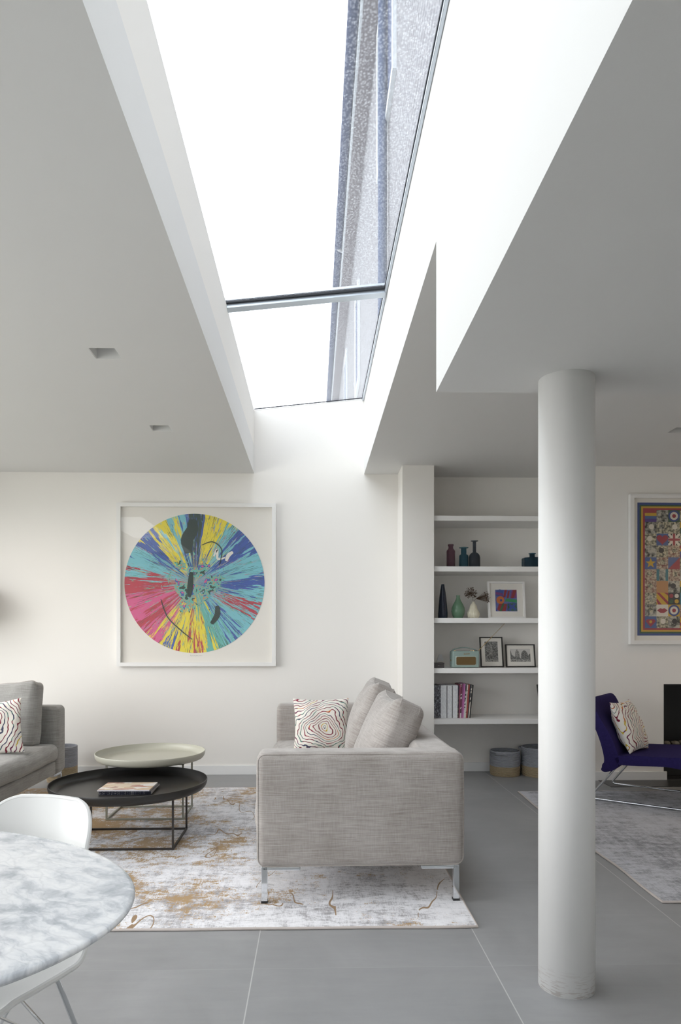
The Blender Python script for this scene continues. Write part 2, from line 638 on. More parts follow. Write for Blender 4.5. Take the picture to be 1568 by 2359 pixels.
def slab_with_holes(bm, x0, x1, y0, y1, z0, z1, holes):
    xs = sorted({x0, x1, *[h[0] for h in holes], *[h[1] for h in holes]})
    ys = sorted({y0, y1, *[h[2] for h in holes], *[h[3] for h in holes]})
    V = {}

    def v(x, y, z):
        if (x, y, z) not in V:
            V[(x, y, z)] = bm.verts.new((x, y, z))
        return V[(x, y, z)]

    def solid(i, j):
        if i < 0 or j < 0 or i >= len(xs) - 1 or j >= len(ys) - 1:
            return False
        mx, my = (xs[i] + xs[i + 1]) / 2, (ys[j] + ys[j + 1]) / 2
        return not any(h[0] < mx < h[1] and h[2] < my < h[3] for h in holes)
    for i in range(len(xs) - 1):
        for j in range(len(ys) - 1):
            if not solid(i, j):
                continue
            a, b, c, d = xs[i], xs[i + 1], ys[j], ys[j + 1]
            bm.faces.new((v(a, c, z0), v(a, d, z0), v(b, d, z0), v(b, c, z0)))
            bm.faces.new((v(a, c, z1), v(b, c, z1), v(b, d, z1), v(a, d, z1)))
            if not solid(i - 1, j):
                bm.faces.new((v(a, c, z0), v(a, c, z1), v(a, d, z1), v(a, d, z0)))
            if not solid(i + 1, j):
                bm.faces.new((v(b, c, z0), v(b, d, z0), v(b, d, z1), v(b, c, z1)))
            if not solid(i, j - 1):
                bm.faces.new((v(a, c, z0), v(b, c, z0), v(b, c, z1), v(a, c, z1)))
            if not solid(i, j + 1):
                bm.faces.new((v(a, d, z0), v(a, d, z1), v(b, d, z1), v(b, d, z0)))
    return bm


# ================================================================ SETTING
XL, XR, YF, YB = -3.6, 4.4, -1.6, 6.17
HC = 2.70
SX0, SX1 = -0.533, 0.455          # light well
GZ0, GZ1 = 3.28, 3.39             # rooflight glass height left / right
SY0 = -1.45                         # light well begins here, behind the top of the picture
YP = 5.84                         # pier and chimney breast face
YA = 6.27                         # alcove back
BHZ, BHY = 2.14, 2.535            # dropped ceiling height and far edge

bm = NB(); box(bm, XL - 0.2, XR + 0.2, YF - 0.2, YA + 0.2, -0.15, 0.0)
struct('floor', bm, M['floor'])

# ceiling at 2.70 with the light well and the recessed downlights cut out
LIGHTS = [(-1.147, -1.009, 3.515, 3.655), (-1.143, -1.003, 4.787, 4.922), (2.540, 2.680, 4.745, 4.880)]
bm = NB()
slab_with_holes(bm, XL - 0.2, XR + 0.2, YF - 0.2, YA + 0.2, HC, HC + 0.25,
                [(SX0, SX1, SY0, YB + 0.1), (-3.1, -2.1, 0.3, 3.8)] + LIGHTS)  # second hole belongs to the added, unseen rooflight
struct('ceiling', bm, M['ceil'])

# light well linings above the ceiling
bm = NB(); box(bm, SX0 - 0.2, SX0, SY0 - 0.2, YB + 0.3, HC + 0.25, GZ0 - 0.012); struct('wall_lightwell_left', bm, M['wall'])
bm = NB(); box(bm, SX1, SX1 + 0.2, SY0 - 0.2, YB + 0.3, HC + 0.25, GZ1 + 0.02); struct('wall_lightwell_right', bm, M['wall'])
bm = NB(); prism(bm, [(SX0 - 0.2, HC + 0.25), (SX1, HC + 0.25), (SX1, GZ1 - 0.012), (SX0 - 0.2, GZ0 - 0.012)], 'y', SY0 - 0.2, SY0)
struct('wall_lightwell_front', bm, M['wall'])
# back wall runs up into the light well
bm = NB()
box(bm, XL - 0.2, 0.90, YB, YA + 0.2, 0, HC)
prism(bm, [(SX0, HC), (SX1, HC), (SX1, GZ1 - 0.012), (SX0, GZ0 - 0.010)], 'y', YB, YB + 0.2)
struct('wall_back', bm, M['wall'])
bm = NB(); box(bm, 0.758, 1.029, YP, YB + 0.04, 0, HC); struct('wall_pier', bm, M['wall'])
bm = NB(); box(bm, 0.90, 2.30, YA, YA + 0.2, 0, HC); struct('wall_alcove', bm, M['wall'])
# chimney breast with fireplace opening
FX0, FX1, FZ = 3.016, 3.95, 0.826
bm = NB()
box(bm, 2.22, FX0, YP, YA + 0.2, 0, HC)
box(bm, FX1, XR + 0.2, YP, YA + 0.2, 0, HC)
box(bm, FX0, FX1, YP, YA + 0.2, FZ, HC)
struct('wall_chimney_breast', bm, M['wall'])
M['soot'] = simple('black_fire_lining', (0.012, 0.012, 0.013, 1), 0.55)
bm = NB()
box(bm, FX0 - 0.0, FX0 + 0.012, YP + 0.012, 6.36, 0, FZ)
box(bm, FX1 - 0.012, FX1, YP + 0.012, 6.36, 0, FZ)
box(bm, FX0, FX1, 6.36, 6.375, 0, FZ)
box(bm, FX0, FX1, YP + 0.012, 6.36, FZ - 0.012, FZ)
box(bm, FX0 + 0.012, FX1 - 0.012, YP + 0.012, 6.36, 0.0, 0.01)
fl = link('fireplace_lining', bm, M['soot'])
fl['kind'] = 'structure'
# dropped ceiling over the near right part of the room
bm = NB(); box(bm, SX1, XR + 0.2, YF - 0.2, BHY, BHZ, HC); struct('ceiling_bulkhead', bm, M['ceil'])

# side and front walls with glazed openings
WY0, WY1, WZ1 = -0.9, 5.5, 2.35
bm = NB()
box(bm, XL - 0.2, XL, YF - 0.2, WY0, 0, HC)
box(bm, XL - 0.2, XL, WY1, YB, 0, HC)
box(bm, XL - 0.2, XL, WY0, WY1, WZ1, HC)
struct('wall_left', bm, M['wall'])
bm = NB(); box(bm, XR, XR + 0.2, YF - 0.2, YP, 0, HC); struct('wall_right', bm, M['wall'])
FXA, FXB, FZA, FZB = 1.0, 3.2, 0.9, 2.0
bm = NB()
box(bm, XL, FXA, YF - 0.2, YF, 0, HC)
box(bm, FXB, XR, YF - 0.2, YF, 0, HC)
box(bm, FXA, FXB, YF - 0.2, YF, 0, FZA)
box(bm, FXA, FXB, YF - 0.2, YF, FZB, HC)
struct('wall_front', bm, M['wall'])

# window_1: the rooflight
def glz(x):
    return GZ0 + (GZ1 - GZ0) * (x - SX0) / (SX1 - SX0)

sk = thing('window_1', None, None)
sk['kind'] = 'structure'
for y0, y1 in ((SY0 - 0.1, 4.215), (4.300, YB + 0.12)):
    bm = NB()
    prism(bm, [(SX0 - 0.08, glz(SX0 - 0.08)), (SX1 - 0.004, glz(SX1 - 0.004)), (SX1 - 0.004, glz(SX1) + 0.004), (SX0 - 0.08, glz(SX0 - 0.08) + 0.004)], 'y', y0, y1)
    link('glass_pane', bm, M['sky_glass'], sk)
bm = NB()
prism(bm, [(SX0 - 0.06, glz(SX0) - 0.035), (SX1 - 0.001, glz(SX1) - 0.03), (SX1 - 0.001, glz(SX1) + 0.03), (SX0 - 0.06, glz(SX0) + 0.03)], 'y', 4.225, 4.290)
link('crossbar', bm, M['alu'], sk)
bm = NB()
prism(bm, [(SX0 - 0.05, glz(SX0) - 0.012), (SX1 - 0.002, glz(SX1) - 0.012), (SX1 - 0.002, glz(SX1) + 0.008), (SX0 - 0.05, glz(SX0) + 0.004)], 'y', 4.206, 4.2245)
prism(bm, [(SX1 - 0.021, GZ1 - 0.014), (SX1 - 0.017, GZ1 - 0.014), (SX1 - 0.017, GZ1 + 0.0), (SX1 - 0.021, GZ1 - 0.002)], 'y', SY0, YB)
link('gasket', bm, M['gasket'], sk)
bm = NB()
box(bm, SX1 - 0.017, SX1 - 0.0005, SY0, YB - 0.001, GZ1 - 0.030, GZ1 + 0.0, bev=0.003)
link('frame', bm, M['alu'], sk)
bm = NB()
prism(bm, [(SX0, glz(SX0) - 0.008), (SX1, glz(SX1) - 0.008), (SX1, glz(SX1) + 0.0), (SX0, glz(SX0) + 0.0)], 'y', YB - 0.006, YB - 0.001)
link('edge_seal', bm, M['gasket'], sk)

bm = NB()
box(bm, -3.14, -2.06, 0.26, 3.84, HC + 0.252, HC + 0.262)
sk2 = thing('window_4', None, None)  # unseen rooflight, added to let more sky light into the room
sk2['kind'] = 'structure'
link('glass_pane', bm, M['pane'], sk2)

# window_2: garden doors on the left; window_3: glazing behind the camera
def glazing(name, vertical_x, a0, a1, z0, z1, n, pos):
    t = thing(name, None, None)
    t['kind'] = 'structure'
    bm = NB()
    fw = 0.05

    def bar(u0, u1, v0, v1):
        if vertical_x:
            box(bm, pos - 0.03, pos + 0.03, u0, u1, v0, v1)
        else:
            box(bm, u0, u1, pos - 0.03, pos + 0.03, v0, v1)
    bar(a0, a1, z0, z0 + fw)
    bar(a0, a1, z1 - fw, z1)
    for i in range(n + 1):
        u = a0 + (a1 - a0 - fw) * i / n
        bar(u, u + fw, z0 + fw, z1 - fw)
    link('frame', bm, simple('dark_grey_frame', rgb(70, 72, 75), 0.5), t)
    for i in range(n):
        u0 = a0 + (a1 - a0 - fw) * i / n + fw
        u1 = a0 + (a1 - a0 - fw) * (i + 1) / n
        bm = NB()
        if vertical_x:
            box(bm, pos - 0.004, pos + 0.004, u0, u1, z0 + fw, z1 - fw)
        else:
            box(bm, u0, u1, pos - 0.004, pos + 0.004, z0 + fw, z1 - fw)
        link('glass_pane', bm, M['pane'], t)


glazing('window_2', True, WY0, WY1, 0.0, WZ1, 4, XL - 0.1)
glazing('window_3', False, FXA, FXB, FZA, FZB, 3, YF - 0.1)

# outside ground so that the sky does not light the room from below
bm = NB(); box(bm, -30, XL - 0.2, -30, 30, -0.25, -0.12)
box(bm, XL - 0.2, 30, -30, YF - 0.2, -0.25, -0.12)
g = link('garden_lawn', bm, simple('lawn_green', (0.09, 0.11, 0.06, 1), 0.9, var=0.4, scale=8))
g['kind'] = 'structure'

# baseboards
bm = NB(); box(bm, XL, 0.758, YB - 0.016, YB, 0, 0.082, bev=0.002); struct('baseboard_back', bm, M['trim'])
bm = NB(); box(bm, 1.029, 2.22, YA - 0.016, YA, 0, 0.082, bev=0.002); struct('baseboard_alcove', bm, M['trim'])
bm = NB(); box(bm, 2.215, FX0 + 0.022, YP - 0.016, YP, 0, 0.075, bev=0.002); struct('baseboard_chimney_breast', bm, M['trim'])
bm = NB(); box(bm, 0.742, 1.04, YP - 0.016, YP, 0, 0.082, bev=0.002); struct('baseboard_pier', bm, M['trim'])
# flush dark hearth
bm = NB(); box(bm, 2.44, 4.25, 5.565, YP - 0.016, 0.0, 0.004); hs = struct('trim_1', bm, simple('honed_dark_slate', rgb(62, 63, 64), 0.35, var=0.2, scale=6))

# recessed downlights (plastered-in square recesses); these give no light
def warm_spot(x, y, power):  # warm fill, only for the added spotlights out of view
    l = bpy.data.lights.new('warm_downlight', 'SPOT')
    l.energy = power
    l.color = (1.0, 0.72, 0.46)
    l.spot_size = radians(160)
    l.spot_blend = 1.0
    l.shadow_soft_size = 0.03
    o = bpy.data.objects.new('warm_downlight', l)
    C.objects.link(o)
    o.location = (x, y, HC + 0.060)
    return o


for i, (x0, x1, y0, y1) in enumerate(LIGHTS):
    lab = ['square recessed ceiling light on the left, nearer the camera',
           'square recessed ceiling light on the left, nearer the back wall',
           'square recessed ceiling light right of the column before the chimney breast'][i]
    t = thing('recessed_ceiling_light', lab, 'ceiling light', ((x0 + x1) / 2, (y0 + y1) / 2, HC), group='square recessed ceiling lights')
    hx, hy, d = (x1 - x0) / 2, (y1 - y0) / 2, 0.085
    bm = NB()
    th = 0.004
    box(bm, -hx, -hx + th, -hy, hy, 0.0015, d); box(bm, hx - th, hx, -hy, hy, 0.0015, d)
    box(bm, -hx + th, hx - th, -hy, -hy + th, 0.0015, d); box(bm, -hx + th, hx - th, hy - th, hy, 0.0015, d)
    box(bm, -hx, hx, -hy, hy, d, d + th)
    link('recess', bm, M['ceil'], t)
    bm = NB(); lathe(bm, [(0.032, d - 0.001), (0.032, d - 0.007), (0.025, d - 0.008), (0.022, d - 0.003), (0.0, d - 0.003)], 24)
    link('lamp_ring', bm, M['alu'], t, True)

# ================================================================ OUTSIDE: the neighbouring upper storey
M['render_wall'] = None
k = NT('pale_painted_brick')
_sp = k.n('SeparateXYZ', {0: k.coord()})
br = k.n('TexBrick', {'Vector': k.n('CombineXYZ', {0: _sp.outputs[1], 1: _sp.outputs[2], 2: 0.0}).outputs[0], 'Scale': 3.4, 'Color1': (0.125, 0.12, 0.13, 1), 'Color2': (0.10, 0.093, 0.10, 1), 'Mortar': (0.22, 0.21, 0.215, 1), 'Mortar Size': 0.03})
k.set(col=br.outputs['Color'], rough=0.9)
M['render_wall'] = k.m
HXW = 0.60
EZ = 6.93
house = thing('neighbouring_house', 'upper brick storey of a house seen through the wet rooflight', 'house', (HXW, 6, 3.5))
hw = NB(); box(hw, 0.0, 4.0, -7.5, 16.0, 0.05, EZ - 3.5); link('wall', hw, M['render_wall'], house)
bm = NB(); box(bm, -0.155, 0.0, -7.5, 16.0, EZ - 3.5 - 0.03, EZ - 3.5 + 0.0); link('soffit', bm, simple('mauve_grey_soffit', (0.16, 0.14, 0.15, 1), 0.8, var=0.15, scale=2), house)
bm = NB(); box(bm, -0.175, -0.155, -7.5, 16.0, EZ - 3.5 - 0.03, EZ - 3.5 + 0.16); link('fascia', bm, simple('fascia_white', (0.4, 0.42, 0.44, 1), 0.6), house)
bm = NB()
gp = [(-0.175 - 0.055 + 0.055 * cos(a), EZ - 3.5 + 0.12 + 0.06 * sin(a)) for a in [pi + pi * i / 12 for i in range(13)]]
gp2 = [(-0.175 - 0.055 + 0.047 * cos(a), EZ - 3.5 + 0.12 + 0.052 * sin(a)) for a in [2 * pi - pi * i / 12 for i in range(13)]]
prism(bm, gp + gp2, 'y', -7.5, 16.0)
link('gutter', bm, simple('blue_black_gutter', (0.03, 0.04, 0.085, 1), 0.8, spec=0.1), house)
bm = NB(); prism(bm, [(-0.17, EZ - 3.5 + 0.14), (4.0, EZ - 3.5 + 0.14), (4.0, EZ - 3.5 + 2.2)], 'y', -7.5, 16.0); link('roof', bm, simple('slate_roof', (0.08, 0.09, 0.11, 1), 0.7, var=0.3, scale=3), house)
M['dark_pane'] = simple('dark_blue_pane', (0.035, 0.05, 0.11, 1), 0.6, spec=0.1)
for (y0, y1, z0, z1) in ((-1.0, 0.15, 5.40, 6.62), (2.9, 3.5, 4.6, 5.8), (6.2, 6.9, 5.0, 6.3)):
    bm = NB()
    zz0, zz1 = z0 - 3.5, z1 - 3.5
    box(bm, -0.03, 0.0, y0 - 0.06, y1 + 0.06, zz0 - 0.06, zz0); box(bm, -0.03, 0.0, y0 - 0.06, y1 + 0.06, zz1, zz1 + 0.06)
    box(bm, -0.03, 0.0, y0 - 0.06, y0, zz0, zz1); box(bm, -0.03, 0.0, y1, y1 + 0.06, zz0, zz1)
    f = link('window', bm, simple('window_frame_paint', (0.5, 0.52, 0.54, 1), 0.5), house)
    bm = NB(); box(bm, -0.012, -0.001, y0, y1, zz0, zz1)
    link('pane', bm, M['dark_pane'], f)
bm = NB(); tube(bm, fillet([(-0.20, -0.62, 3.50), (-0.20, -0.62, 3.36), (-0.05, -0.55, 3.10), (-0.05, -0.52, 0.06)], 0.08), 0.036, 12)
link('downpipe', bm, simple('grey_blue_downpipe', (0.05, 0.07, 0.13, 1), 0.8, spec=0.1), house, True)
bm = NB(); tube(bm, fillet([(-0.17, 4.2, 3.47), (-0.245, 4.2, 3.50), (-0.25, 4.2, 4.12)], 0.05), 0.022, 10)
link('vent_pipe', bm, simple('grey_vent_pipe', (0.3, 0.3, 0.31, 1), 0.6), house, True)

# ================================================================ COLUMN
bm = NB()
lathe(bm, [(0.0, 0.0), (0.0955, 0.0), (0.0955, BHZ), (0.0, BHZ)], 96)
col = link('round_column', bm, M['column'], None, False, (0.892, 2.40, 0.0))
for p in col.data.polygons:
    p.use_smooth = abs(p.normal.z) < 0.5
tag(col, 'white painted round column standing on the grey tiled floor under the dropped ceiling', 'column')

# ================================================================ RUGS
def rug(name, x0, x1, y0, y1, mat, label, wave=0.0):
    t = thing(name, label, 'rug', ((x0 + x1) / 2, (y0 + y1) / 2, 0))
    hx, hy = (x1 - x0) / 2, (y1 - y0) / 2
    bm = NB()
    nx, ny = 60, 48
    V = [[None] * (ny + 1) for _ in range(nx + 1)]
    for i in range(nx + 1):
        for j in range(ny + 1):
            x, y = -hx + 2 * hx * i / nx, -hy + 2 * hy * j / ny
            e = wave * noise.noise(Vector((x * 2.3, y * 2.3, 1.0)))
            if i in (0, nx):
                x += e
            if j in (0, ny):
                y += e
            V[i][j] = (x, y)
    top = [[bm.verts.new((*V[i][j], 0.011)) for j in range(ny + 1)] for i in range(nx + 1)]
    for i in range(nx):
        for j in range(ny):
            bm.faces.new((top[i][j], top[i + 1][j], top[i + 1][j + 1], top[i][j + 1]))
    o = link('pile', bm, mat, t)
    bm = NB()
    ring = [V[i][0] for i in range(nx + 1)] + [V[nx][j] for j in range(1, ny + 1)] + [V[i][ny] for i in range(nx - 1, -1, -1)] + [V[0][j] for j in range(ny - 1, 0, -1)]
    tube(bm, [(x, y, 0.0062) for x, y in ring], 0.006, 8, True)
    bm2 = link('binding', bm, M['rug_edge'], t, True)
    return t


rug('area_rug', -2.70, 0.693, 2.887, 5.587, M['rug_a'], 'large pale grey distressed rug with ochre patches under the sofas and coffee tables', 0.006)
rug('area_rug', 1.612, 4.15, 3.13, 5.385, M['rug_b'], 'plain grey distressed rug behind the column under the blue lounge chair', 0.02)

# ================================================================ SOFAS
RZ = 0.012


def make_sofa(label, loc, rotz, fab, seed):
    """local: front faces -x, length along y, 0.96 deep, 2.47 long"""
    t = thing('sofa', label, 'sofa', loc, (0, 0, rotz), group='two-seat fabric sofas')
    D, L = 0.955, 2.47
    z0, z1 = 0.178, 0.700
    aw = 0.175
    for s in (-1, 1):
        bm = NB()
        rbox(bm, (0, s * (L / 2 - aw / 2), (z0 + z1) / 2), (D, aw, z1 - z0), 0.035, 12, 4, (0.006, 0.012, 0.004), 0.0022, 3.0, seed + s)
        a = link('armrest', bm, fab, t)
        # piping round the outer and front edges
        yy = s * (L / 2 - 0.012)
        bm = NB()
        pth = []
        for (x, y, z) in rrect_path(D - 0.012, z1 - z0 - 0.012, 0.036, yy, 6):
            pth.append((x, y, z + (z0 + z1) / 2))
        tube(bm, pth, 0.0032, 6, True)
        link('piping', bm, M['piping'], a, True)
    bm = NB()
    rbox(bm, (D / 2 - 0.10, 0, (z0 + z1) / 2 - 0.002), (0.20, L - 2 * aw + 0.06, z1 - z0 - 0.004), 0.04, 16, 4, (0.01, 0, 0.004), 0.003, 2.5, seed + 4)
    link('backrest', bm, fab, t)
    bm = NB()
    rbox(bm, (-0.095, 0, z0 + 0.052), (0.74, L - 2 * aw + 0.01, 0.10), 0.015, 12, 3, (0, 0, 0), 0.001, 3, seed + 6)
    link('seat_frame', bm, fab, t)
    sw = (L - 2 * aw) / 2
    for s in (-1, 1):
        bm = NB()
        rbox(bm, (-0.115, s * sw / 2, z0 + 0.175), (0.76, sw - 0.006, 0.135), 0.05, 14, 5, (0.022, 0.0, 0.022), 0.005, 3.0, seed + 9 + s)
        link('seat_cushion', bm, fab, t)
    for sx in (-1, 1):
        for sy in (-1, 1):
            bm = NB()
            cx, cy = sx * (D / 2 - 0.035), sy * (L / 2 - 0.035)
            bx0, bx1 = (cx - 0.014, cx + 0.014)
            # vertical flat leg, plates running inward along both sides
            box(bm, bx0, bx1, cy - 0.014, cy + 0.014, RZ + 0.008, z0, bev=0.002)
            xa, xb = (cx - 0.014, cx + 0.165) if sx < 0 else (cx - 0.165, cx + 0.014)
            box(bm, xa, xb, cy - 0.014, cy + 0.014, z0 - 0.019, z0 + 0.002, bev=0.006)
            ya, yb = (cy, cy + 0.15) if sy < 0 else (cy - 0.15, cy)
            box(bm, cx - 0.014, cx + 0.014, ya, yb, z0 - 0.019, z0 + 0.002, bev=0.004)
            lg = link('leg', bm, M['chrome'], t)
            lg['label'] = 'polished chrome angled leg'
            bm = NB(); box(bm, cx - 0.015, cx + 0.015, cy - 0.015, cy + 0.015, RZ, RZ + 0.009)
            link('foot_pad', bm, M['rubber'], lg)
    return t


SAX, SAY = 0.203, 4.365
make_sofa('taupe fabric sofa seen end-on in the middle, its chrome legs on the ochre rug', (SAX, SAY, 0), 0.012, M['taupe'], 1.0)
make_sofa('grey fabric sofa at the left edge facing the black tray table', (-2.435, 4.235, 0), pi, M['grey_fab'], 21.0)


def box_cushion(label, loc, rot, size, fab, seed, name='back_cushion', cat='cushion', group=None, bulge=0.05, nz=0.012):
    """loose back cushion with gusset; x width, y thickness, z height"""
    wd, th, ht = size
    t = thing(name, label, cat, loc, rot, group)
    bm = NB()
    # pinch the top edge between the corners, fill the belly
    tmp = NB()
    rbox(tmp, (0, 0, 0), (wd, th, ht), 0.045, 16, 4, (0.012, bulge, 0.0), nz, 4.0, seed)
    for v in tmp.verts:
        u, q = v.co.x / (wd / 2), v.co.z / (ht / 2)
        if q > 0:
            v.co.z -= 0.028 * (1 - min(1, abs(u)) ** 2) * q ** 3
            v.co.z += 0.010 * (abs(u) ** 6) * q ** 4
        if q < 0:
            v.co.z += 0.012 * (1 - min(1, abs(u)) ** 2) * (-q) ** 3
        # crumples radiating from the top seam
        wr = max(0.0, q) ** 3 * sin(u * 19 + seed) * 0.006
        v.co.y += wr * (1 if v.co.y > 0 else -1)
    tmp.verts.ensure_lookup_table()
    me = bpy.data.meshes.new('cover')
    bmesh.ops.recalc_face_normals(tmp, faces=tmp.faces)
    tmp.to_mesh(me)
    tmp.free()
    bm.free()
    o = bpy.data.objects.new('cover', me)
    C.objects.link(o)
    me.materials.append(fab)
    for p in me.polygons:
        p.use_smooth = True
    o.parent = t
    for s in (-1, 1):
        bm = NB()
        path = []
        base = []
        N = 80
        W2, H2, R = wd / 2 - 0.002, ht / 2 - 0.002, 0.04
        for (x, y, z) in rrect_path(2 * W2, 2 * H2, R, s * (th / 2 - 0.030), 5):
            base.append(Vector((x, y, z)))
        for i in range(len(base)):
            a, b = base[i], base[(i + 1) % len(base)]
            m = max(1, int((b - a).length / 0.03))
            for q in range(m):
                path.append(a.lerp(b, q / m))
        fin = []
        for p in path:
            u, q = p.x / (wd / 2), p.z / (ht / 2)
            z = p.z
            if q > 0:
                z -= 0.028 * (1 - min(1, abs(u)) ** 2) * q ** 3 - 0.010 * (abs(u) ** 6) * q ** 4
            else:
                z += 0.012 * (1 - min(1, abs(u)) ** 2) * (-q) ** 3
            n1 = noise.noise_vector(Vector((p.x, p.y, p.z)) * 4.0 + Vector((seed, seed * 2.3, seed * 0.7)))
            n2 = noise.noise_vector(Vector((p.x, p.y, p.z)) * 12.4 + Vector((seed * 3, seed, 5)))
            d = n1 * nz + n2 * nz * 0.35
            fin.append((p.x + d.x, p.y + d.y, z + d.z))
        tube(bm, fin, 0.0035, 6, True)
        link('piping', bm, M['piping'], o, True)
    return t


box_cushion('plump taupe back cushion on the middle sofa, nearer the camera', (0.405, 3.86, 0.662), (radians(-23), 0, radians(-90 + 2)), (0.66, 0.165, 0.49), M['taupe'], 3.0,
            group='back cushions of the sofas')
box_cushion('plump taupe back cushion on the middle sofa, behind the nearer one', (0.385, 4.66, 0.685), (radians(-22), 0, radians(-90 - 3)), (0.70, 0.17, 0.51), M['taupe'], 8.0,
            group='back cushions of the sofas')
box_cushion('large grey back cushion leaning on the far arm of the left sofa', (-2.40, 5.20, 0.655), (radians(-9), 0, radians(-6)), (0.70, 0.15, 0.50), M['grey_fab'], 14.0,
            group='back cushions of the sofas', bulge=0.04)


def scatter(label, loc, rot, w_, h_, t_, mat, seed):
    bm = NB()
    pillow_mesh(bm, w_, h_, t_, 0.13, 34, seed, 0.010)
    o = link('scatter_cushion', bm, mat, None, True, loc, rot)
    tag(o, label, 'cushion', 'white scatter cushions with contour-line embroidery')
    return o


scatter('white cushion with coloured contour lines on the middle sofa beside its far arm', (0.055, 4.93, 0.60), (radians(80), 0, radians(4)), 0.405, 0.385, 0.15,
        make_contour('contour_embroidery_a', 1.0, (0.02, -0.03, 0), 50.0), 1.0)
scatter('white cushion with coloured contour lines cut by the left edge of the photo', (-2.205, 4.75, 0.60), (radians(74), radians(-8), radians(6)), 0.42, 0.38, 0.14,
        make_contour('contour_embroidery_b', 4.0, (-0.10, 0.02, 0), 40.0), 5.0)
scatter('beige cushion with contour lines leaning on the blue lounge chair', (2.405, 5.17, 0.555), (radians(68), 0, radians(44)), 0.37, 0.40, 0.15,
        make_contour('contour_embroidery_c', 7.0, (0.09, -0.05, 0), 46.0), 9.0)

# ================================================================ COFFEE TABLES
def tray_table(label, cx, cy, R, zr, tray_m, wire_m, hx, hy, yoff, depth, cat='coffee table'):
    t = thing('tray_coffee_table', label, cat, (cx, cy, RZ), group='round metal tray coffee tables')
    z = zr - RZ
    zi = z - depth
    prof = [(0, zi)]
    for k_ in range(1, 13):
        a = k_ / 12
        rr = R * (0.90 + 0.10 * sin(a * pi / 2))
        prof.append((rr - 0.0045, zi + depth * (1 - cos(a * pi / 2)) ** 1.1))
    prof.append((R - 0.001, z))
    prof.append((R, z - 0.002))
    for k_ in range(11, -1, -1):
        a = k_ / 12
        rr = R * (0.90 + 0.10 * sin(a * pi / 2))
        prof.append((rr, zi - 0.005 + depth * (1 - cos(a * pi / 2)) ** 1.1))
    prof.append((0, zi - 0.005))
    bm = NB(); lathe(bm, prof, 120)
    link('tray', bm, tray_m, t, True)
    r = 0.0055
    zt = zi - 0.006
    fr = []
    for sx, sy in ((-1, -1), (1, -1), (1, 1), (-1, 1)):
        bm = NB(); box(bm, sx * hx - r, sx * hx + r, yoff + sy * hy - r, yoff + sy * hy + r, 2 * r, zt)
        link('leg', bm, wire_m, t)
    for nm, za in (('base_rail', 0.0), ('top_rail', zt - 2 * r)):
        bm = NB()
        box(bm, -hx - r, hx + r, yoff - hy - r, yoff - hy + r, za, za + 2 * r)
        box(bm, -hx - r, hx + r, yoff + hy - r, yoff + hy + r, za, za + 2 * r)
        box(bm, -hx - r, -hx + r, yoff - hy + r, yoff + hy - r, za, za + 2 * r)
        box(bm, hx - r, hx + r, yoff - hy + r, yoff + hy - r, za, za + 2 * r)
        link(nm, bm, wire_m, t)
    return t


tray_table('low black round tray table with a dark wire base, magazines on it', -1.105, 4.155, 0.460, 0.370, M['black_tray'], M['black_wire'], 0.300, 0.210, 0.005, 0.052)
tray_table('taller pale grey round tray table standing behind the black one', -1.125, 4.775, 0.370, 0.442, M['grey_tray'], M['grey_wire'], 0.253, 0.170, 0.0, 0.048)


def make_cover():
    k = NT('magazine_cover_print')
    v = k.coord((1, 1, 1))
    vo = k.n('TexVoronoi', {'Vector': k.coord((9, 16, 1)), 'Scale': 1.4}, distance='MANHATTAN')
    q = k.n('TexWhiteNoise', {'Vector': vo.outputs['Color']}).outputs['Value']
    c = k.ramp(q, [(0, rgb(214, 190, 160)), (0.2, rgb(176, 104, 80)), (0.36, rgb(226, 220, 214)), (0.52, rgb(196, 160, 118)), (0.66, rgb(150, 84, 64)), (0.78, rgb(232, 226, 220)), (0.9, rgb(190, 170, 140))], 'CONSTANT')
    k.set(col=k.mix(k.math('MULTIPLY', k.noise(v, 40, 4), 0.5), c, rgb(230, 224, 214)), rough=0.25)
    return k.m


M['cover'] = make_cover()
M['paper'] = simple('paper_edges', rgb(214, 210, 204), 0.8, var=0.25, scale=200)
k = NT('dark_printed_spine')
vv_ = k.coord((60, 60, 25))
k.set(col=k.ramp(k.noise(vv_, 3.0, 3), [(0.42, rgb(24, 26, 36)), (0.58, rgb(40, 44, 64)), (0.62, rgb(180, 176, 168)), (0.66, rgb(44, 46, 58))]), rough=0.3)
M['darkspine'] = k.m
for i, (dz, h_, m_, dx, dy, rz, lab) in enumerate([
        (0.0, 0.011, M['darkspine'], 0.006, 0.0, 0.02, 'black-spined magazine at the bottom of the pile on the black tray table'),
        (0.0112, 0.009, M['darkspine'], 0.012, -0.002, -0.03, 'dark magazine in the middle of the pile on the black tray table'),
        (0.0204, 0.007, M['cover'], 0.0, -0.004, 0.0, 'magazine with a pale terracotta interior cover, on top of the pile')]):
    t = thing('magazine', lab, 'magazine', (-1.100 + dx, 4.105 + dy, 0.3185 + dz), (0, 0, rz), 'magazines on the black tray table')
    bm = NB(); box(bm, -0.149, 0.149, -0.100, 0.104, 0.001, h_ - 0.001); link('pages', bm, M['paper'], t)
    bm = NB(); box(bm, -0.15, 0.15, -0.105, 0.105, h_ - 0.001, h_); box(bm, -0.15, 0.15, -0.105, 0.105, 0, 0.001); box(bm, -0.15, 0.15, -0.105, -0.1035, 0.001, h_ - 0.001)
    if i == 2:
        pass
    cv = link('cover', bm, m_ if i != 2 else M['cover'], t)
    if i == 2:
        bm = NB(); box(bm, -0.15, 0.15, -0.1054, -0.1050, 0.0, h_); link('spine', bm, simple('white_spine', rgb(226, 222, 226), 0.4), t)

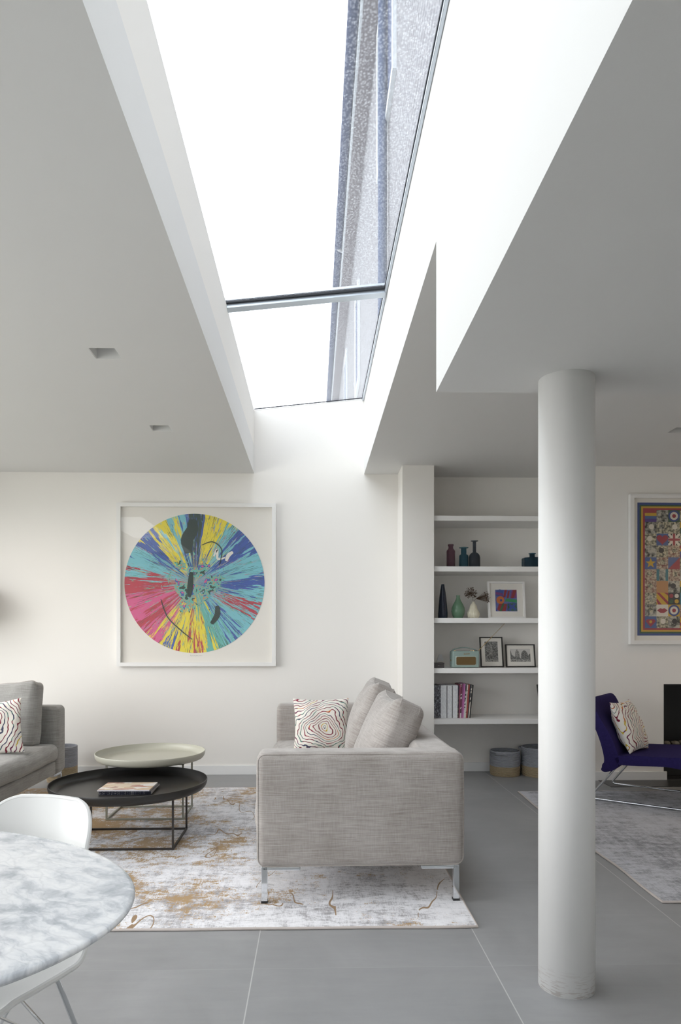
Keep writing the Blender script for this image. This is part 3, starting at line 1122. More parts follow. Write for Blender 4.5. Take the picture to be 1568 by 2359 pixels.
# ================================================================ MARBLE TABLE
TCX, TCY, TA, TB, TROT = -1.095, 1.337, 0.764, 0.507, radians(-9.9)
t = thing('dining_table', 'oval white marble-topped table in the lower left corner', 'table', (TCX, TCY, 0), (0, 0, TROT))
bm = NB()
ZT = 0.735
prof = [(0.0, ZT), (0.985, ZT), (0.994, ZT - 0.0012), (0.999, ZT - 0.005), (0.9985, ZT - 0.009), (0.975, ZT - 0.019), (0.955, ZT - 0.022), (0.0, ZT - 0.022)]
n_ = 128
rings = []
for r_, z_ in prof:
    if r_ == 0:
        rings.append([bm.verts.new((0, 0, z_))])
    else:
        off = (1 - r_) * 0.62
        rings.append([bm.verts.new(((TA - off) * cos(2 * pi * i / n_), (TB - off) * sin(2 * pi * i / n_), z_)) for i in range(n_)])
for a, b in zip(rings, rings[1:]):
    for i in range(n_):
        j = (i + 1) % n_
        if len(a) == 1:
            bm.faces.new((a[0], b[i], b[j]))
        elif len(b) == 1:
            bm.faces.new((a[i], a[j], b[0]))
        else:
            bm.faces.new((a[i], a[j], b[j], b[i]))
o = link('tabletop', bm, M['marble'], t)
for p in o.data.polygons:
    p.use_smooth = abs(p.normal.z) < 0.999
bm = NB()
pp = spline([(0.30, 0, 0.0), (0.295, 0, 0.012), (0.20, 0, 0.035), (0.10, 0, 0.085), (0.062, 0, 0.20), (0.052, 0, 0.38), (0.062, 0, 0.55), (0.11, 0, 0.65), (0.17, 0, 0.695), (0.20, 0, 0.712)], 6)
lathe(bm, [(0, 0)] + [(p.x, p.z) for p in pp] + [(0, 0.712)], 64)
link('pedestal', bm, M['white_gloss'], t, True)

# ================================================================ WHITE SHELL CHAIR
def shell_chair(loc, rotz, label):
    t = thing('shell_chair', label, 'chair', loc, (0, 0, rotz))
    # side profile of the centre line: (y forward, z), from front lip to back top
    prof = spline([(0, 0.245, 0.395), (0, 0.225, 0.425), (0, 0.17, 0.440), (0, 0.07, 0.432), (0, -0.05, 0.425), (0, -0.135, 0.447),
                   (0, -0.185, 0.51), (0, -0.215, 0.60), (0, -0.245, 0.69), (0, -0.262, 0.745), (0, -0.274, 0.785)], 10)
    nv = len(prof) - 1
    nu = 36

    def width(f):
        if f > 0.70:
            return 0.178 * (0.30 + 0.70 * max(0.0, 1 - min(1.0, (f - 0.70) / 0.30) ** 2.6) ** 0.5)
        pts = [(0, 0.165), (0.06, 0.195), (0.2, 0.222), (0.42, 0.228), (0.52, 0.222), (0.60, 0.203), (0.70, 0.178)]
        for (a, wa), (b, wb) in zip(pts, pts[1:]):
            if a <= f <= b:
                q = (f - a) / (b - a)
                return wa + (wb - wa) * q
        return pts[-1][1]

    def pos(i, j, off=0.0):
        f = i / nv
        p = prof[i]
        u = -1 + 2 * j / nu
        wd = width(f)
        x = wd * sin(u * pi / 2 * 0.98) / sin(pi / 2 * 0.98)
        au = abs(u)
        y, z = p.y, p.z
        lift = 0.022 * au ** 2.6                       # dished seat: sides rise
        seat = max(0.0, 1 - max(0, f - 0.38) / 0.25) if f > 0.38 else 1.0
        front = min(1.0, f / 0.22)
        z += lift * seat * front
        wing = 0.085 * min(1.0, abs(x) / 0.19) ** 2.4                       # back wraps forwards
        back = min(1.0, max(0.0, (f - 0.38) / 0.25))
        y += wing * back * (1 - 0.35 * max(0, (f - 0.8) / 0.2))
        return Vector((x, y, z))
    G = [[pos(i, j) for j in range(nu + 1)] for i in range(nv + 1)]
    N = [[None] * (nu + 1) for _ in range(nv + 1)]
    for i in range(nv + 1):
        for j in range(nu + 1):
            a = G[min(i + 1, nv)][j] - G[max(i - 1, 0)][j]
            b = G[i][min(j + 1, nu)] - G[i][max(j - 1, 0)]
            N[i][j] = a.cross(b).normalized()
    bm = NB()
    T = 0.0045
    up = [[bm.verts.new(G[i][j] + N[i][j] * T) for j in range(nu + 1)] for i in range(nv + 1)]
    dn = [[bm.verts.new(G[i][j] - N[i][j] * T) for j in range(nu + 1)] for i in range(nv + 1)]
    for i in range(nv):
        for j in range(nu):
            bm.faces.new((up[i][j], up[i + 1][j], up[i + 1][j + 1], up[i][j + 1]))
            bm.faces.new((dn[i][j], dn[i][j + 1], dn[i + 1][j + 1], dn[i + 1][j]))
    per = [(i, 0) for i in range(nv + 1)] + [(nv, j) for j in range(1, nu + 1)] + [(i, nu) for i in range(nv - 1, -1, -1)] + [(0, j) for j in range(nu - 1, 0, -1)]
    for a, b in zip(per, per[1:] + per[:1]):
        bm.faces.new((up[a[0]][a[1]], up[b[0]][b[1]], dn[b[0]][b[1]], dn[a[0]][a[1]]))
    link('seat_shell', bm, M['white_plastic'], t, True)
    # rolled rim
    bm = NB()
    tube(bm, [tuple(G[i][j] - N[i][j] * 0.002) for i, j in per], 0.0075, 8, True)
    link('rim', bm, M['white_plastic'], t, True)
    # wire base
    tops = [(-0.13, 0.13), (0.13, 0.13), (0.13, -0.10), (-0.13, -0.10)]
    feet = [(-0.20, 0.215), (0.20, 0.215), (0.20, -0.225), (-0.20, -0.225)]
    for (ax, ay), (fx, fy) in zip(tops, feet):
        bm = NB()
        tube(bm, [(ax, ay, 0.412), (fx, fy, 0.008)], 0.0065, 10)
        tube(bm, [(-ax * 0.6, ay, 0.412), (fx * 0.96, fy * 0.97, 0.04)], 0.0045, 8)
        lathe(bm, [(0, 0.0), (0.014, 0.0), (0.014, 0.008), (0, 0.012)], 14, fx, fy)
        lg = link('leg', bm, M['chrome'], t, True)
        lg['label'] = 'chrome wire leg'
    bm = NB()
    q = [(a, b, 0.405) for a, b in tops]
    for i in range(4):
        tube(bm, [q[i], q[(i + 1) % 4]], 0.005, 8)
    for i in range(4):
        a, b = feet[i], feet[(i + 1) % 4]
        tube(bm, [(a[0] * 0.85, a[1] * 0.85, 0.14), (b[0] * 0.85 * 0.2 + a[0] * 0.15, b[1] * 0.85 * 0.2 + a[1] * 0.15, 0.33)], 0.0035, 6)
    link('brace', bm, M['chrome'], t, True)
    return t


shell_chair((-0.805, 1.665, 0.0), radians(164), 'white moulded shell chair with chrome wire legs tucked under the marble table')

# ================================================================ LOUNGE CHAIR
k = NT('deep_indigo_wool')
k.set(col=k.mix(k.noise(k.coord(), 60.0, 3), rgb(40, 34, 78), rgb(52, 45, 96)), rough=0.95, spec=0.08)
k.bump(k.noise(k.coord(), 300.0, 2), 0.2, 0.002)
M['blue'] = k.m
t = thing('lounge_chair', 'low deep blue upholstered lounge chair on a chrome sled base, right of the column', 'chair', (2.118, 5.036, RZ), (0, 0, -math.atan2(0.6062, 0.7953)))
WID = 0.70


def slab_profile(bm, prof_c, y0, y1, ny=12, inset=0.03):
    """soft upholstered slab from a closed (x,z) outline with rounded side edges"""
    P = spline([(p[0], 0, p[1]) for p in prof_c] + [(prof_c[0][0], 0, prof_c[0][1])], 4)[:-1]
    prism(bm, [(p.x, p.z) for p in P], 'y', y0, y1)
    caps = [f for f in bm.faces if len(f.verts) > 4]
    es = {e for f in caps for e in f.edges}
    bmesh.ops.bevel(bm, geom=list(es), offset=inset, segments=4, affect='EDGES', profile=0.5, clamp_overlap=True)
    return bm


bm = NB()
slab_profile(bm, [(-0.130, 0.738), (-0.070, 0.625), (-0.005, 0.475), (0.030, 0.345), (0.030, 0.280), (0.010, 0.238), (0.045, 0.222), (0.125, 0.262),
                  (0.135, 0.335), (0.085, 0.480), (0.000, 0.625), (-0.055, 0.732), (-0.092, 0.755)], 0.0, WID, 12, 0.007)
link('backrest', bm, M['blue'], t, True)
bm = NB()
slab_profile(bm, [(0.105, 0.330), (0.135, 0.352), (0.25, 0.362), (0.45, 0.372), (0.75, 0.388), (1.05, 0.392), (1.12, 0.372), (1.11, 0.330), (1.02, 0.285), (0.75, 0.285),
                  (0.55, 0.296), (0.44, 0.304), (0.22, 0.288), (0.12, 0.292)], 0.0, WID, 12, 0.007)
link('seat', bm, M['blue'], t, True)
for yy in (0.03, WID - 0.03):
    bm = NB()
    tube(bm, fillet([(0.14, yy, 0.30), (-0.085, yy, 0.010), (1.12, yy, 0.010), (0.93, yy, 0.300)], 0.05, 6), 0.0085, 12)
    rn = link('sled_runner', bm, M['chrome'], t, True)
    rn['label'] = 'chrome sled runner'
bm = NB(); tube(bm, [(0.16, 0.03, 0.285), (0.16, WID - 0.03, 0.285)], 0.007, 10); tube(bm, [(0.95, 0.03, 0.28), (0.95, WID - 0.03, 0.28)], 0.007, 10)
link('crossbar', bm, M['chrome'], t, True)

# ================================================================ SHELVES
SHZ = [2.276, 1.8395, 1.3965, 0.9635, 0.525]
SHL = ['topmost white floating shelf in the alcove, empty', 'white alcove shelf carrying the coloured glass bottles', 'white alcove shelf carrying vases and the colourful print',
       'white alcove shelf carrying the radio and black-framed photographs', 'lowest white alcove shelf carrying the row of magazines']
for z_, lab in zip(SHZ, SHL):
    bm = NB(); box(bm, 1.0295, 2.2195, 5.872, YA - 0.0005, z_ - 0.044, z_, bev=0.0015)
    tag(link('floating_shelf', bm, M['shelf']), lab, 'shelf', 'white floating shelves in the alcove')


# bottles on the second shelf
def tinted(name, col, rough=0.08):
    k = NT(name)
    k.set(col=col, rough=rough, trans=0.9, ior=1.2)
    return k.m


def bottle(name, label, x, y, z, prof, mat, n=48, ang=0.0, cat='bottle', group='coloured glass bottles on the second shelf'):
    bm = NB()
    ins = [(max(r - 0.004, 0.002), zz) for r, zz in prof[1:]][::-1]
    lathe(bm, [(0, 0.0)] + prof + ins + [(0, 0.006)], n, ang0=ang)
    o = link(name, bm, mat, None, n > 8, (x, y, z))
    tag(o, label, cat, group)
    return o


z2 = SHZ[1]
bottle('glass_bottle', 'plum purple glass bottle, leftmost on the bottle shelf', 1.215, 6.05, z2,
       [(0.036, 0), (0.038, 0.004), (0.038, 0.150), (0.034, 0.162), (0.024, 0.172), (0.0215, 0.18), (0.0215, 0.195), (0.026, 0.198), (0.026, 0.212), (0.024, 0.214)], tinted('plum_glass', (0.44, 0.30, 0.36, 1)))
bottle('glass_bottle', 'teal blue glass bottle with a wide lip, beside the grey bottle', 1.330, 6.05, z2,
       [(0.038, 0), (0.041, 0.005), (0.041, 0.110), (0.036, 0.120), (0.026, 0.124), (0.0245, 0.128), (0.0245, 0.176), (0.041, 0.181), (0.042, 0.184), (0.04, 0.186)], tinted('teal_glass', (0.17, 0.34, 0.42, 1)))
bottle('glass_bottle', 'tall smoke grey glass bottle with a long neck and flared lip', 1.428, 6.06, z2,
       [(0.047, 0), (0.051, 0.005), (0.051, 0.098), (0.046, 0.118), (0.034, 0.134), (0.018, 0.144), (0.0155, 0.15), (0.0155, 0.236), (0.033, 0.243), (0.034, 0.246), (0.032, 0.248)], tinted('smoke_glass', (0.24, 0.27, 0.31, 1)))
bottle('glass_bottle', 'squat square dark blue glass bottle beside the column', 1.945, 6.06, z2,
       [(0.086, 0), (0.091, 0.005), (0.091, 0.088), (0.086, 0.096), (0.030, 0.099), (0.024, 0.102), (0.024, 0.128), (0.032, 0.131), (0.032, 0.137), (0.03, 0.138)], tinted('petrol_glass', (0.10, 0.20, 0.27, 1)), 8, pi / 8 + 0.05)

# vases on the third shelf
z3 = SHZ[2]
k = NT('navy_dotted_glaze')
vo = k.n('TexVoronoi', {'Vector': k.coord((1, 1, 1.0)), 'Scale': 85.0}, feature='F1').outputs['Distance']
dm = k.n('MapRange', {'Value': vo, 1: 0.12, 2: 0.2, 3: 1.0, 4: 0.0}).outputs[0]
k.set(col=k.mix(dm, (0.012, 0.022, 0.045, 1), (0.05, 0.09, 0.13, 1)), rough=0.25)
k.bump(dm, 0.4, 0.003)
bottle('vase', 'tall tapering navy vase with raised dots, leftmost on its shelf', 1.144, 6.05, z3,
       [(0.040, 0), (0.043, 0.006), (0.042, 0.05), (0.037, 0.12), (0.030, 0.19), (0.022, 0.25), (0.014, 0.295), (0.0135, 0.303)], k.m, cat='vase', group='vases on the third shelf')
bottle('vase', 'sage green pear-shaped vase with a slim neck', 1.280, 6.05, z3,
       [(0.036, 0), (0.042, 0.008), (0.054, 0.035), (0.0595, 0.065), (0.056, 0.095), (0.043, 0.125), (0.028, 0.152), (0.018, 0.175), (0.0155, 0.19), (0.0165, 0.205)], simple('sage_green_glaze', rgb(104, 138, 112), 0.2), cat='vase', group='vases on the third shelf')
bm = NB()
gp = [(0.0, 0), (0.038, 0), (0.048, 0.008), (0.0555, 0.03), (0.055, 0.045), (0.046, 0.065), (0.036, 0.082), (0.0325, 0.095), (0.030, 0.108), (0.022, 0.124), (0.012, 0.134), (0.0105, 0.142), (0.0115, 0.150), (0.008, 0.150), (0.007, 0.13), (0, 0.12)]
lathe(bm, gp, 96)
for v in bm.verts:
    r_ = sqrt(v.co.x ** 2 + v.co.y ** 2)
    if 0.008 < r_ and v.co.z > 0.004:
        a = math.atan2(v.co.y, v.co.x)
        s_ = 1 + 0.05 * (abs(sin(a * 12)) - 0.5) * min(1, r_ / 0.03)
        v.co.x *= s_
        v.co.y *= s_
tag(link('vase', bm, simple('cream_ribbed_glaze', rgb(226, 220, 198), 0.3), None, True, (1.418, 6.06, z3)), 'cream ribbed gourd-shaped vase holding dried flowers', 'vase', 'vases on the third shelf')


def dried(label, base, head, R, n, seed, spread=1.0, dir_=None):
    t = thing('dried_flower', label, 'dried flower', base, group='dried seed heads in the cream vase')
    rd = random.Random(seed)
    hv = Vector(head) - Vector(base)
    bm = NB(); tube(bm, [(0, 0, 0), hv * 0.5 + Vector((0.002, 0, 0.004)), hv], 0.0012, 6)
    link('stem', bm, M['stalk'], t, True)
    bm = NB()
    for i in range(n):
        if dir_ is None:
            a, zc = rd.uniform(0, 2 * pi), rd.uniform(-0.75, 1)
            d = Vector((sqrt(1 - zc * zc) * cos(a), sqrt(1 - zc * zc) * sin(a), zc))
        else:
            d = (Vector(dir_).normalized() + Vector((rd.uniform(-1, 1), rd.uniform(-1, 1), rd.uniform(-1, 1))) * spread).normalized()
        e = hv + d * R * rd.uniform(0.72, 1.05)
        tube(bm, [hv, e], 0.0005, 4)
        bmesh.ops.create_icosphere(bm, subdivisions=1, radius=rd.uniform(0.0026, 0.0042), matrix=Matrix.Translation(e))
    s_ = link('seed_head', bm, M['seed'], t, True)
    return t


M['stalk'] = simple('dry_stalk', rgb(120, 96, 70), 0.8)
M['seed'] = simple('dry_seed', rgb(84, 64, 50), 0.85)
dried('round brown dried seed head standing in the cream vase', (1.417, 6.055, z3 + 0.145), (1.392, 6.05, 1.617), 0.056, 170, 3)
dried('sparse dried umbel leaning right out of the cream vase', (1.419, 6.055, z3 + 0.145), (1.440, 6.05, 1.572), 0.118, 90, 5, 0.42, (0.95, -0.1, 0.12))


# ---- picture frames
def picture(name, label, cat, loc, rot, w_, h_, fw, depth, frame_m, mat_m, glass=True, group=None):
    """origin at bottom centre, front faces -y"""
    t = thing(name, label, cat, loc, rot, group)
    bm = NB()
    for pts in ([(-w_ / 2, 0), (w_ / 2, 0), (w_ / 2 - fw, fw), (-w_ / 2 + fw, fw)],
                [(w_ / 2, 0), (w_ / 2, h_), (w_ / 2 - fw, h_ - fw), (w_ / 2 - fw, fw)],
                [(w_ / 2, h_), (-w_ / 2, h_), (-w_ / 2 + fw, h_ - fw), (w_ / 2 - fw, h_ - fw)],
                [(-w_ / 2, h_), (-w_ / 2, 0), (-w_ / 2 + fw, fw), (-w_ / 2 + fw, h_ - fw)]):
        prism(bm, pts, 'y', 0, depth)
    link('frame', bm, frame_m, t)
    bm = NB(); box(bm, -w_ / 2 + fw - 0.001, w_ / 2 - fw + 0.001, depth * 0.55, depth * 0.95, fw - 0.001, h_ - fw + 0.001)
    link('mount_board', bm, mat_m, t)
    if glass:
        bm = NB(); box(bm, -w_ / 2 + fw - 0.001, w_ / 2 - fw + 0.001, depth * 0.16, depth * 0.16 + 0.0015, fw - 0.001, h_ - fw + 0.001)
        link('glass', bm, M['picture_glass'], t)
    return t


# big round spin painting: a plain generic splash of radial colour
def make_spin():
    k = NT('radial_spin_paint')
    tc = k.n('TexCoord').outputs['Object']
    sp = k.n('SeparateXYZ', {0: tc})
    x, z = sp.outputs[0], sp.outputs[2]
    r = k.math('SQRT', k.math('ADD', k.math('MULTIPLY', x, x), k.math('MULTIPLY', z, z)))
    nrm = k.n('VectorMath', {0: k.n('CombineXYZ', {0: x, 1: z, 2: 0.0}).outputs[0]}, operation='NORMALIZE').outputs[0]
    a = k.math('DIVIDE', k.math('ARCTAN2', z, x), 2 * pi)
    a = k.math('FRACT', k.math('ADD', a, 1.0))

    def pol(sa, sr, sc, det=3, seed=0.0, rg=0.6):
        dv = k.n('VectorMath', {0: nrm, 'Scale': sa}, operation='SCALE').outputs[0]
        s2 = k.n('SeparateXYZ', {0: dv})
        c = k.n('CombineXYZ', {0: s2.outputs[0], 1: s2.outputs[1], 2: k.math('MULTIPLY_ADD', r, sr, seed)}).outputs[0]
        return k.noise(c, sc, det, rg)
    j1 = pol(15, 2.2, 1.0, 4)
    j2 = pol(60, 5, 1.0, 4, 3.0)
    inv = k.math('DIVIDE', 0.10, k.math('ADD', r, 0.10))
    jj = k.math('MULTIPLY', k.math('SUBTRACT', j1, 0.5), k.math('ADD', 0.10, k.math('MULTIPLY', inv, 0.7)))
    ang = k.math('FRACT', k.math('ADD', k.math('ADD', a, jj), 1.0))
    BL, YE, TE, LT, PK, RD, GR = rgb(62, 92, 170), rgb(236, 218, 62), rgb(104, 184, 172), rgb(126, 196, 206), rgb(214, 92, 142), rgb(188, 58, 76), rgb(52, 74, 68)
    st = [(0.0, BL), (0.022, LT), (0.075, BL), (0.135, LT), (0.165, YE), (0.215, BL), (0.235, GR), (0.262, BL), (0.285, LT), (0.31, YE), (0.375, BL), (0.41, LT),
          (0.478, RD), (0.53, PK), (0.585, RD), (0.622, PK), (0.648, YE), (0.672, BL), (0.688, YE), (0.735, RD), (0.752, YE), (0.79, TE), (0.825, LT), (0.845, BL), (0.868, LT), (0.918, RD), (0.945, LT), (0.975, BL)]
    base = k.ramp(ang, st, 'CONSTANT')
    # second colour scattered in streaks
    base2 = k.ramp(k.math('FRACT', k.math('ADD', k.math('MULTIPLY', j2, 2.6), a)), [(0.0, TE), (0.3, PK), (0.42, LT), (0.62, RD), (0.7, TE), (0.86, YE), (0.93, BL)], 'CONSTANT')
    fld = pol(26, 6, 1.0, 5, 9.0, 0.7)
    thr = k.math('SUBTRACT', 0.635, k.math('MULTIPLY', inv, 0.22))
    m2 = k.math('GREATER_THAN', fld, thr)
    col = k.mix(m2, base, base2)
    # fine dark green streaks
    ln = pol(150, 9, 1.0, 2, 20.0)
    zone = k.math('GREATER_THAN', pol(7, 3, 1.0, 2, 31.0), 0.47)
    m3 = k.math('MULTIPLY', k.math('GREATER_THAN', ln, 0.605), zone)
    col = k.mix(m3, col, GR)
    # centre splashes
    cn = k.noise(tc, 13.0, 4, 0.7)
    m4 = k.math('MULTIPLY', k.math('LESS_THAN', r, k.math('MULTIPLY_ADD', cn, 0.52, -0.03)), k.math('GREATER_THAN', k.noise(tc, 8.0, 4), 0.49))
    col = k.mix(m4, col, k.ramp(k.noise(tc, 17.0, 2), [(0, GR), (0.43, TE), (0.52, rgb(226, 120, 64)), (0.545, TE), (0.60, BL), (0.66, PK)], 'CONSTANT'))
    k.set(col=col, rough=0.4)
    return k.m


P1 = picture('framed_painting', 'large square white frame holding a round multicoloured spin painting', 'painting', (-1.039, 6.112, 0.972), (0, 0, 0), 1.406, 1.450, 0.034, 0.058,
             M['frame_white'], M['matboard'])
bm = NB()
vs = [bm.verts.new((0.621 * cos(2 * pi * i / 128), 0.0, 0.621 * sin(2 * pi * i / 128))) for i in range(128)]
vb = [bm.verts.new((0.621 * cos(2 * pi * i / 128), 0.0015, 0.621 * sin(2 * pi * i / 128))) for i in range(128)]
bm.faces.new(vs); bm.faces.new(vb[::-1])
for i in range(128):
    bm.faces.new((vs[i], vs[(i + 1) % 128], vb[(i + 1) % 128], vb[i]))
link('round_print', bm, make_spin(), P1, False, (-0.020, 0.0295, 0.738))
M['ink'] = simple('dark_green_ink', rgb(40, 60, 56), 0.5)
M['pencil'] = simple('pencil_grey', rgb(150, 150, 148), 0.7)
# loose looping brush lines and blots over the disc (abstract)
bm = NB()


def flat_stroke(bm, pts, w_, y=0.0262, z0=0.738, x0=-0.020):
    P = spline([(x0 + a, y, z0 + b) for a, b in pts], 10)
    prev = None
    for i in range(len(P)):
        d = (P[min(i + 1, len(P) - 1)] - P[max(i - 1, 0)])
        n = Vector((-d.z, 0, d.x)).normalized() * (w_ / 2 * (0.55 + 0.45 * sin(pi * i / (len(P) - 1))))
        cur = (bm.verts.new(P[i] + n), bm.verts.new(P[i] - n))
        if prev:
            bm.faces.new((prev[0], cur[0], cur[1], prev[1]))
        prev = cur


flat_stroke(bm, [(0.06, 0.34), (0.16, 0.37), (0.24, 0.30), (0.22, 0.16)], 0.010)
link('brush_stroke', bm, M['ink'], P1)
bm = NB()
flat_stroke(bm, [(-0.30, -0.14), (-0.24, -0.30), (-0.12, -0.42), (-0.02, -0.50)], 0.010)
link('brush_stroke', bm, M['ink'], P1)
bm = NB()
flat_stroke(bm, [(-0.05, 0.27), (-0.07, 0.38), (-0.02, 0.48), (-0.02, 0.57)], 0.11)
link('dark_blot', bm, M['ink'], P1)
bm = NB()
flat_stroke(bm, [(0.20, -0.20), (0.20, -0.28), (0.15, -0.36)], 0.05)
link('dark_blot', bm, M['ink'], P1)
bm = NB()
flat_stroke(bm, [(-0.03, 0.10), (-0.04, -0.03), (-0.05, -0.12)], 0.05)
link('dark_blot', bm, M['ink'], P1)
bm = NB()
flat_stroke(bm, [(0.17, 0.24), (0.20, 0.30), (0.205, 0.22), (0.27, 0.23)], 0.022)
flat_stroke(bm, [(0.28, 0.20), (0.30, 0.25), (0.34, 0.28)], 0.035)
link('white_blot', bm, M['matboard'], P1)
bm = NB()
sg_ = [(-0.04, 0.0), (-0.035, 0.008), (-0.03, -0.003), (-0.02, 0.002), (-0.01, 0.0), (0.0, 0.003), (0.01, -0.002), (0.02, 0.006), (0.03, 0.0), (0.05, 0.004), (0.07, 0.003)]
flat_stroke(bm, sg_, 0.0022, 0.0310, 0.092, -0.02)
link('signature', bm, M['pencil'], P1)

# right-hand artwork: grid of small abstract pictures in striped borders
P2 = picture('framed_print', 'tall white frame with a grid of small pictures inside rainbow borders, above the fireplace', 'painting', (3.296, 5.795, 1.170), (0, 0, 0), 1.18, 1.286, 0.034, 0.042,
             M['frame_white'], M['matboard'])
cols = {'blue': rgb(52, 74, 134), 'green': rgb(52, 84, 58), 'yellow': rgb(206, 164, 50), 'red': rgb(158, 52, 64), 'lblue': rgb(74, 96, 150), 'white': rgb(222, 214, 200), 'dark': rgb(44, 42, 44),
        'purple': rgb(84, 62, 130), 'tan': rgb(190, 140, 92), 'teal': rgb(60, 120, 130)}
pm = {k_: simple('print_' + k_, v_, 0.6) for k_, v_ in cols.items()}


def make_photo(name, lo, hi, scale, seed):
    k = NT(name)
    f = k.noise(k.coord(loc=(seed, seed, seed)), scale, 4, 0.65)
    k.set(col=k.ramp(f, [(0.38, lo), (0.5, tuple((a + b) / 2 for a, b in zip(lo, hi))), (0.6, hi)]), rough=0.6)
    return k.m


pm['photo_a'] = make_photo('grey_photo_a', rgb(36, 38, 36), rgb(196, 190, 176), 30, 1)
pm['photo_b'] = make_photo('grey_photo_b', rgb(60, 58, 50), rgb(210, 200, 170), 55, 5)
pm['photo_c'] = make_photo('grey_photo_c', rgb(110, 52, 44), rgb(205, 190, 165), 42, 9)
keys = list(pm.keys())
bm = NB()


def rect(bm, x0, x1, z0, z1, y, key):
    v = [bm.verts.new(q) for q in ((x0, y, z0), (x1, y, z0), (x1, y, z1), (x0, y, z1))]
    bm.faces.new(v).material_index = keys.index(key)


def poly(bm, pts, y, key):
    bm.faces.new([bm.verts.new((a, y, b)) for a, b in pts]).material_index = keys.index(key)


def disc(bm, cx, cz, r, y, key, n=28):
    poly(bm, [(cx + r * cos(2 * pi * i / n), cz + r * sin(2 * pi * i / n)) for i in range(n)], y, key)


bx0, bx1, bz0, bz1 = -0.520, 0.520, 0.074, 1.216
y_ = 0.0225
for d, key in ((0, 'blue'), (0.019, 'green'), (0.033, 'yellow'), (0.048, 'red')):
    rect(bm, bx0 + d, bx1 - d, bz0 + d, bz1 - d, y_, key)
    y_ -= 0.0003
NC, NR = 9, 10
gx0, gx1, gz0, gz1 = bx0 + 0.064, bx1 - 0.064, bz0 + 0.064, bz1 - 0.064
cw, chh = (gx1 - gx0) / NC, (gz1 - gz0) / NR
pat = [['bands', 'photo_a', 'target', 'photo_b'], ['photo_a', 'photo_b', 'photo_b', 'bars'], ['photo_b', 'heart', 'cross', 'photo_b'], ['photo_a', 'photo_b', 'photo_c', 'bands'],
       ['star', 'photo_c', 'diag', 'photo_b'], ['photo_c', 'panel', 'photo_c', 'photo_a'], ['photo_c', 'plain', 'photo_a', 'bars'], ['photo_b', 'stripes', 'dots', 'panel'],
       ['photo_a', 'lips', 'target', 'photo_c'], ['gem', 'photo_b', 'photo_a', 'stripes']]
rd = random.Random(4)
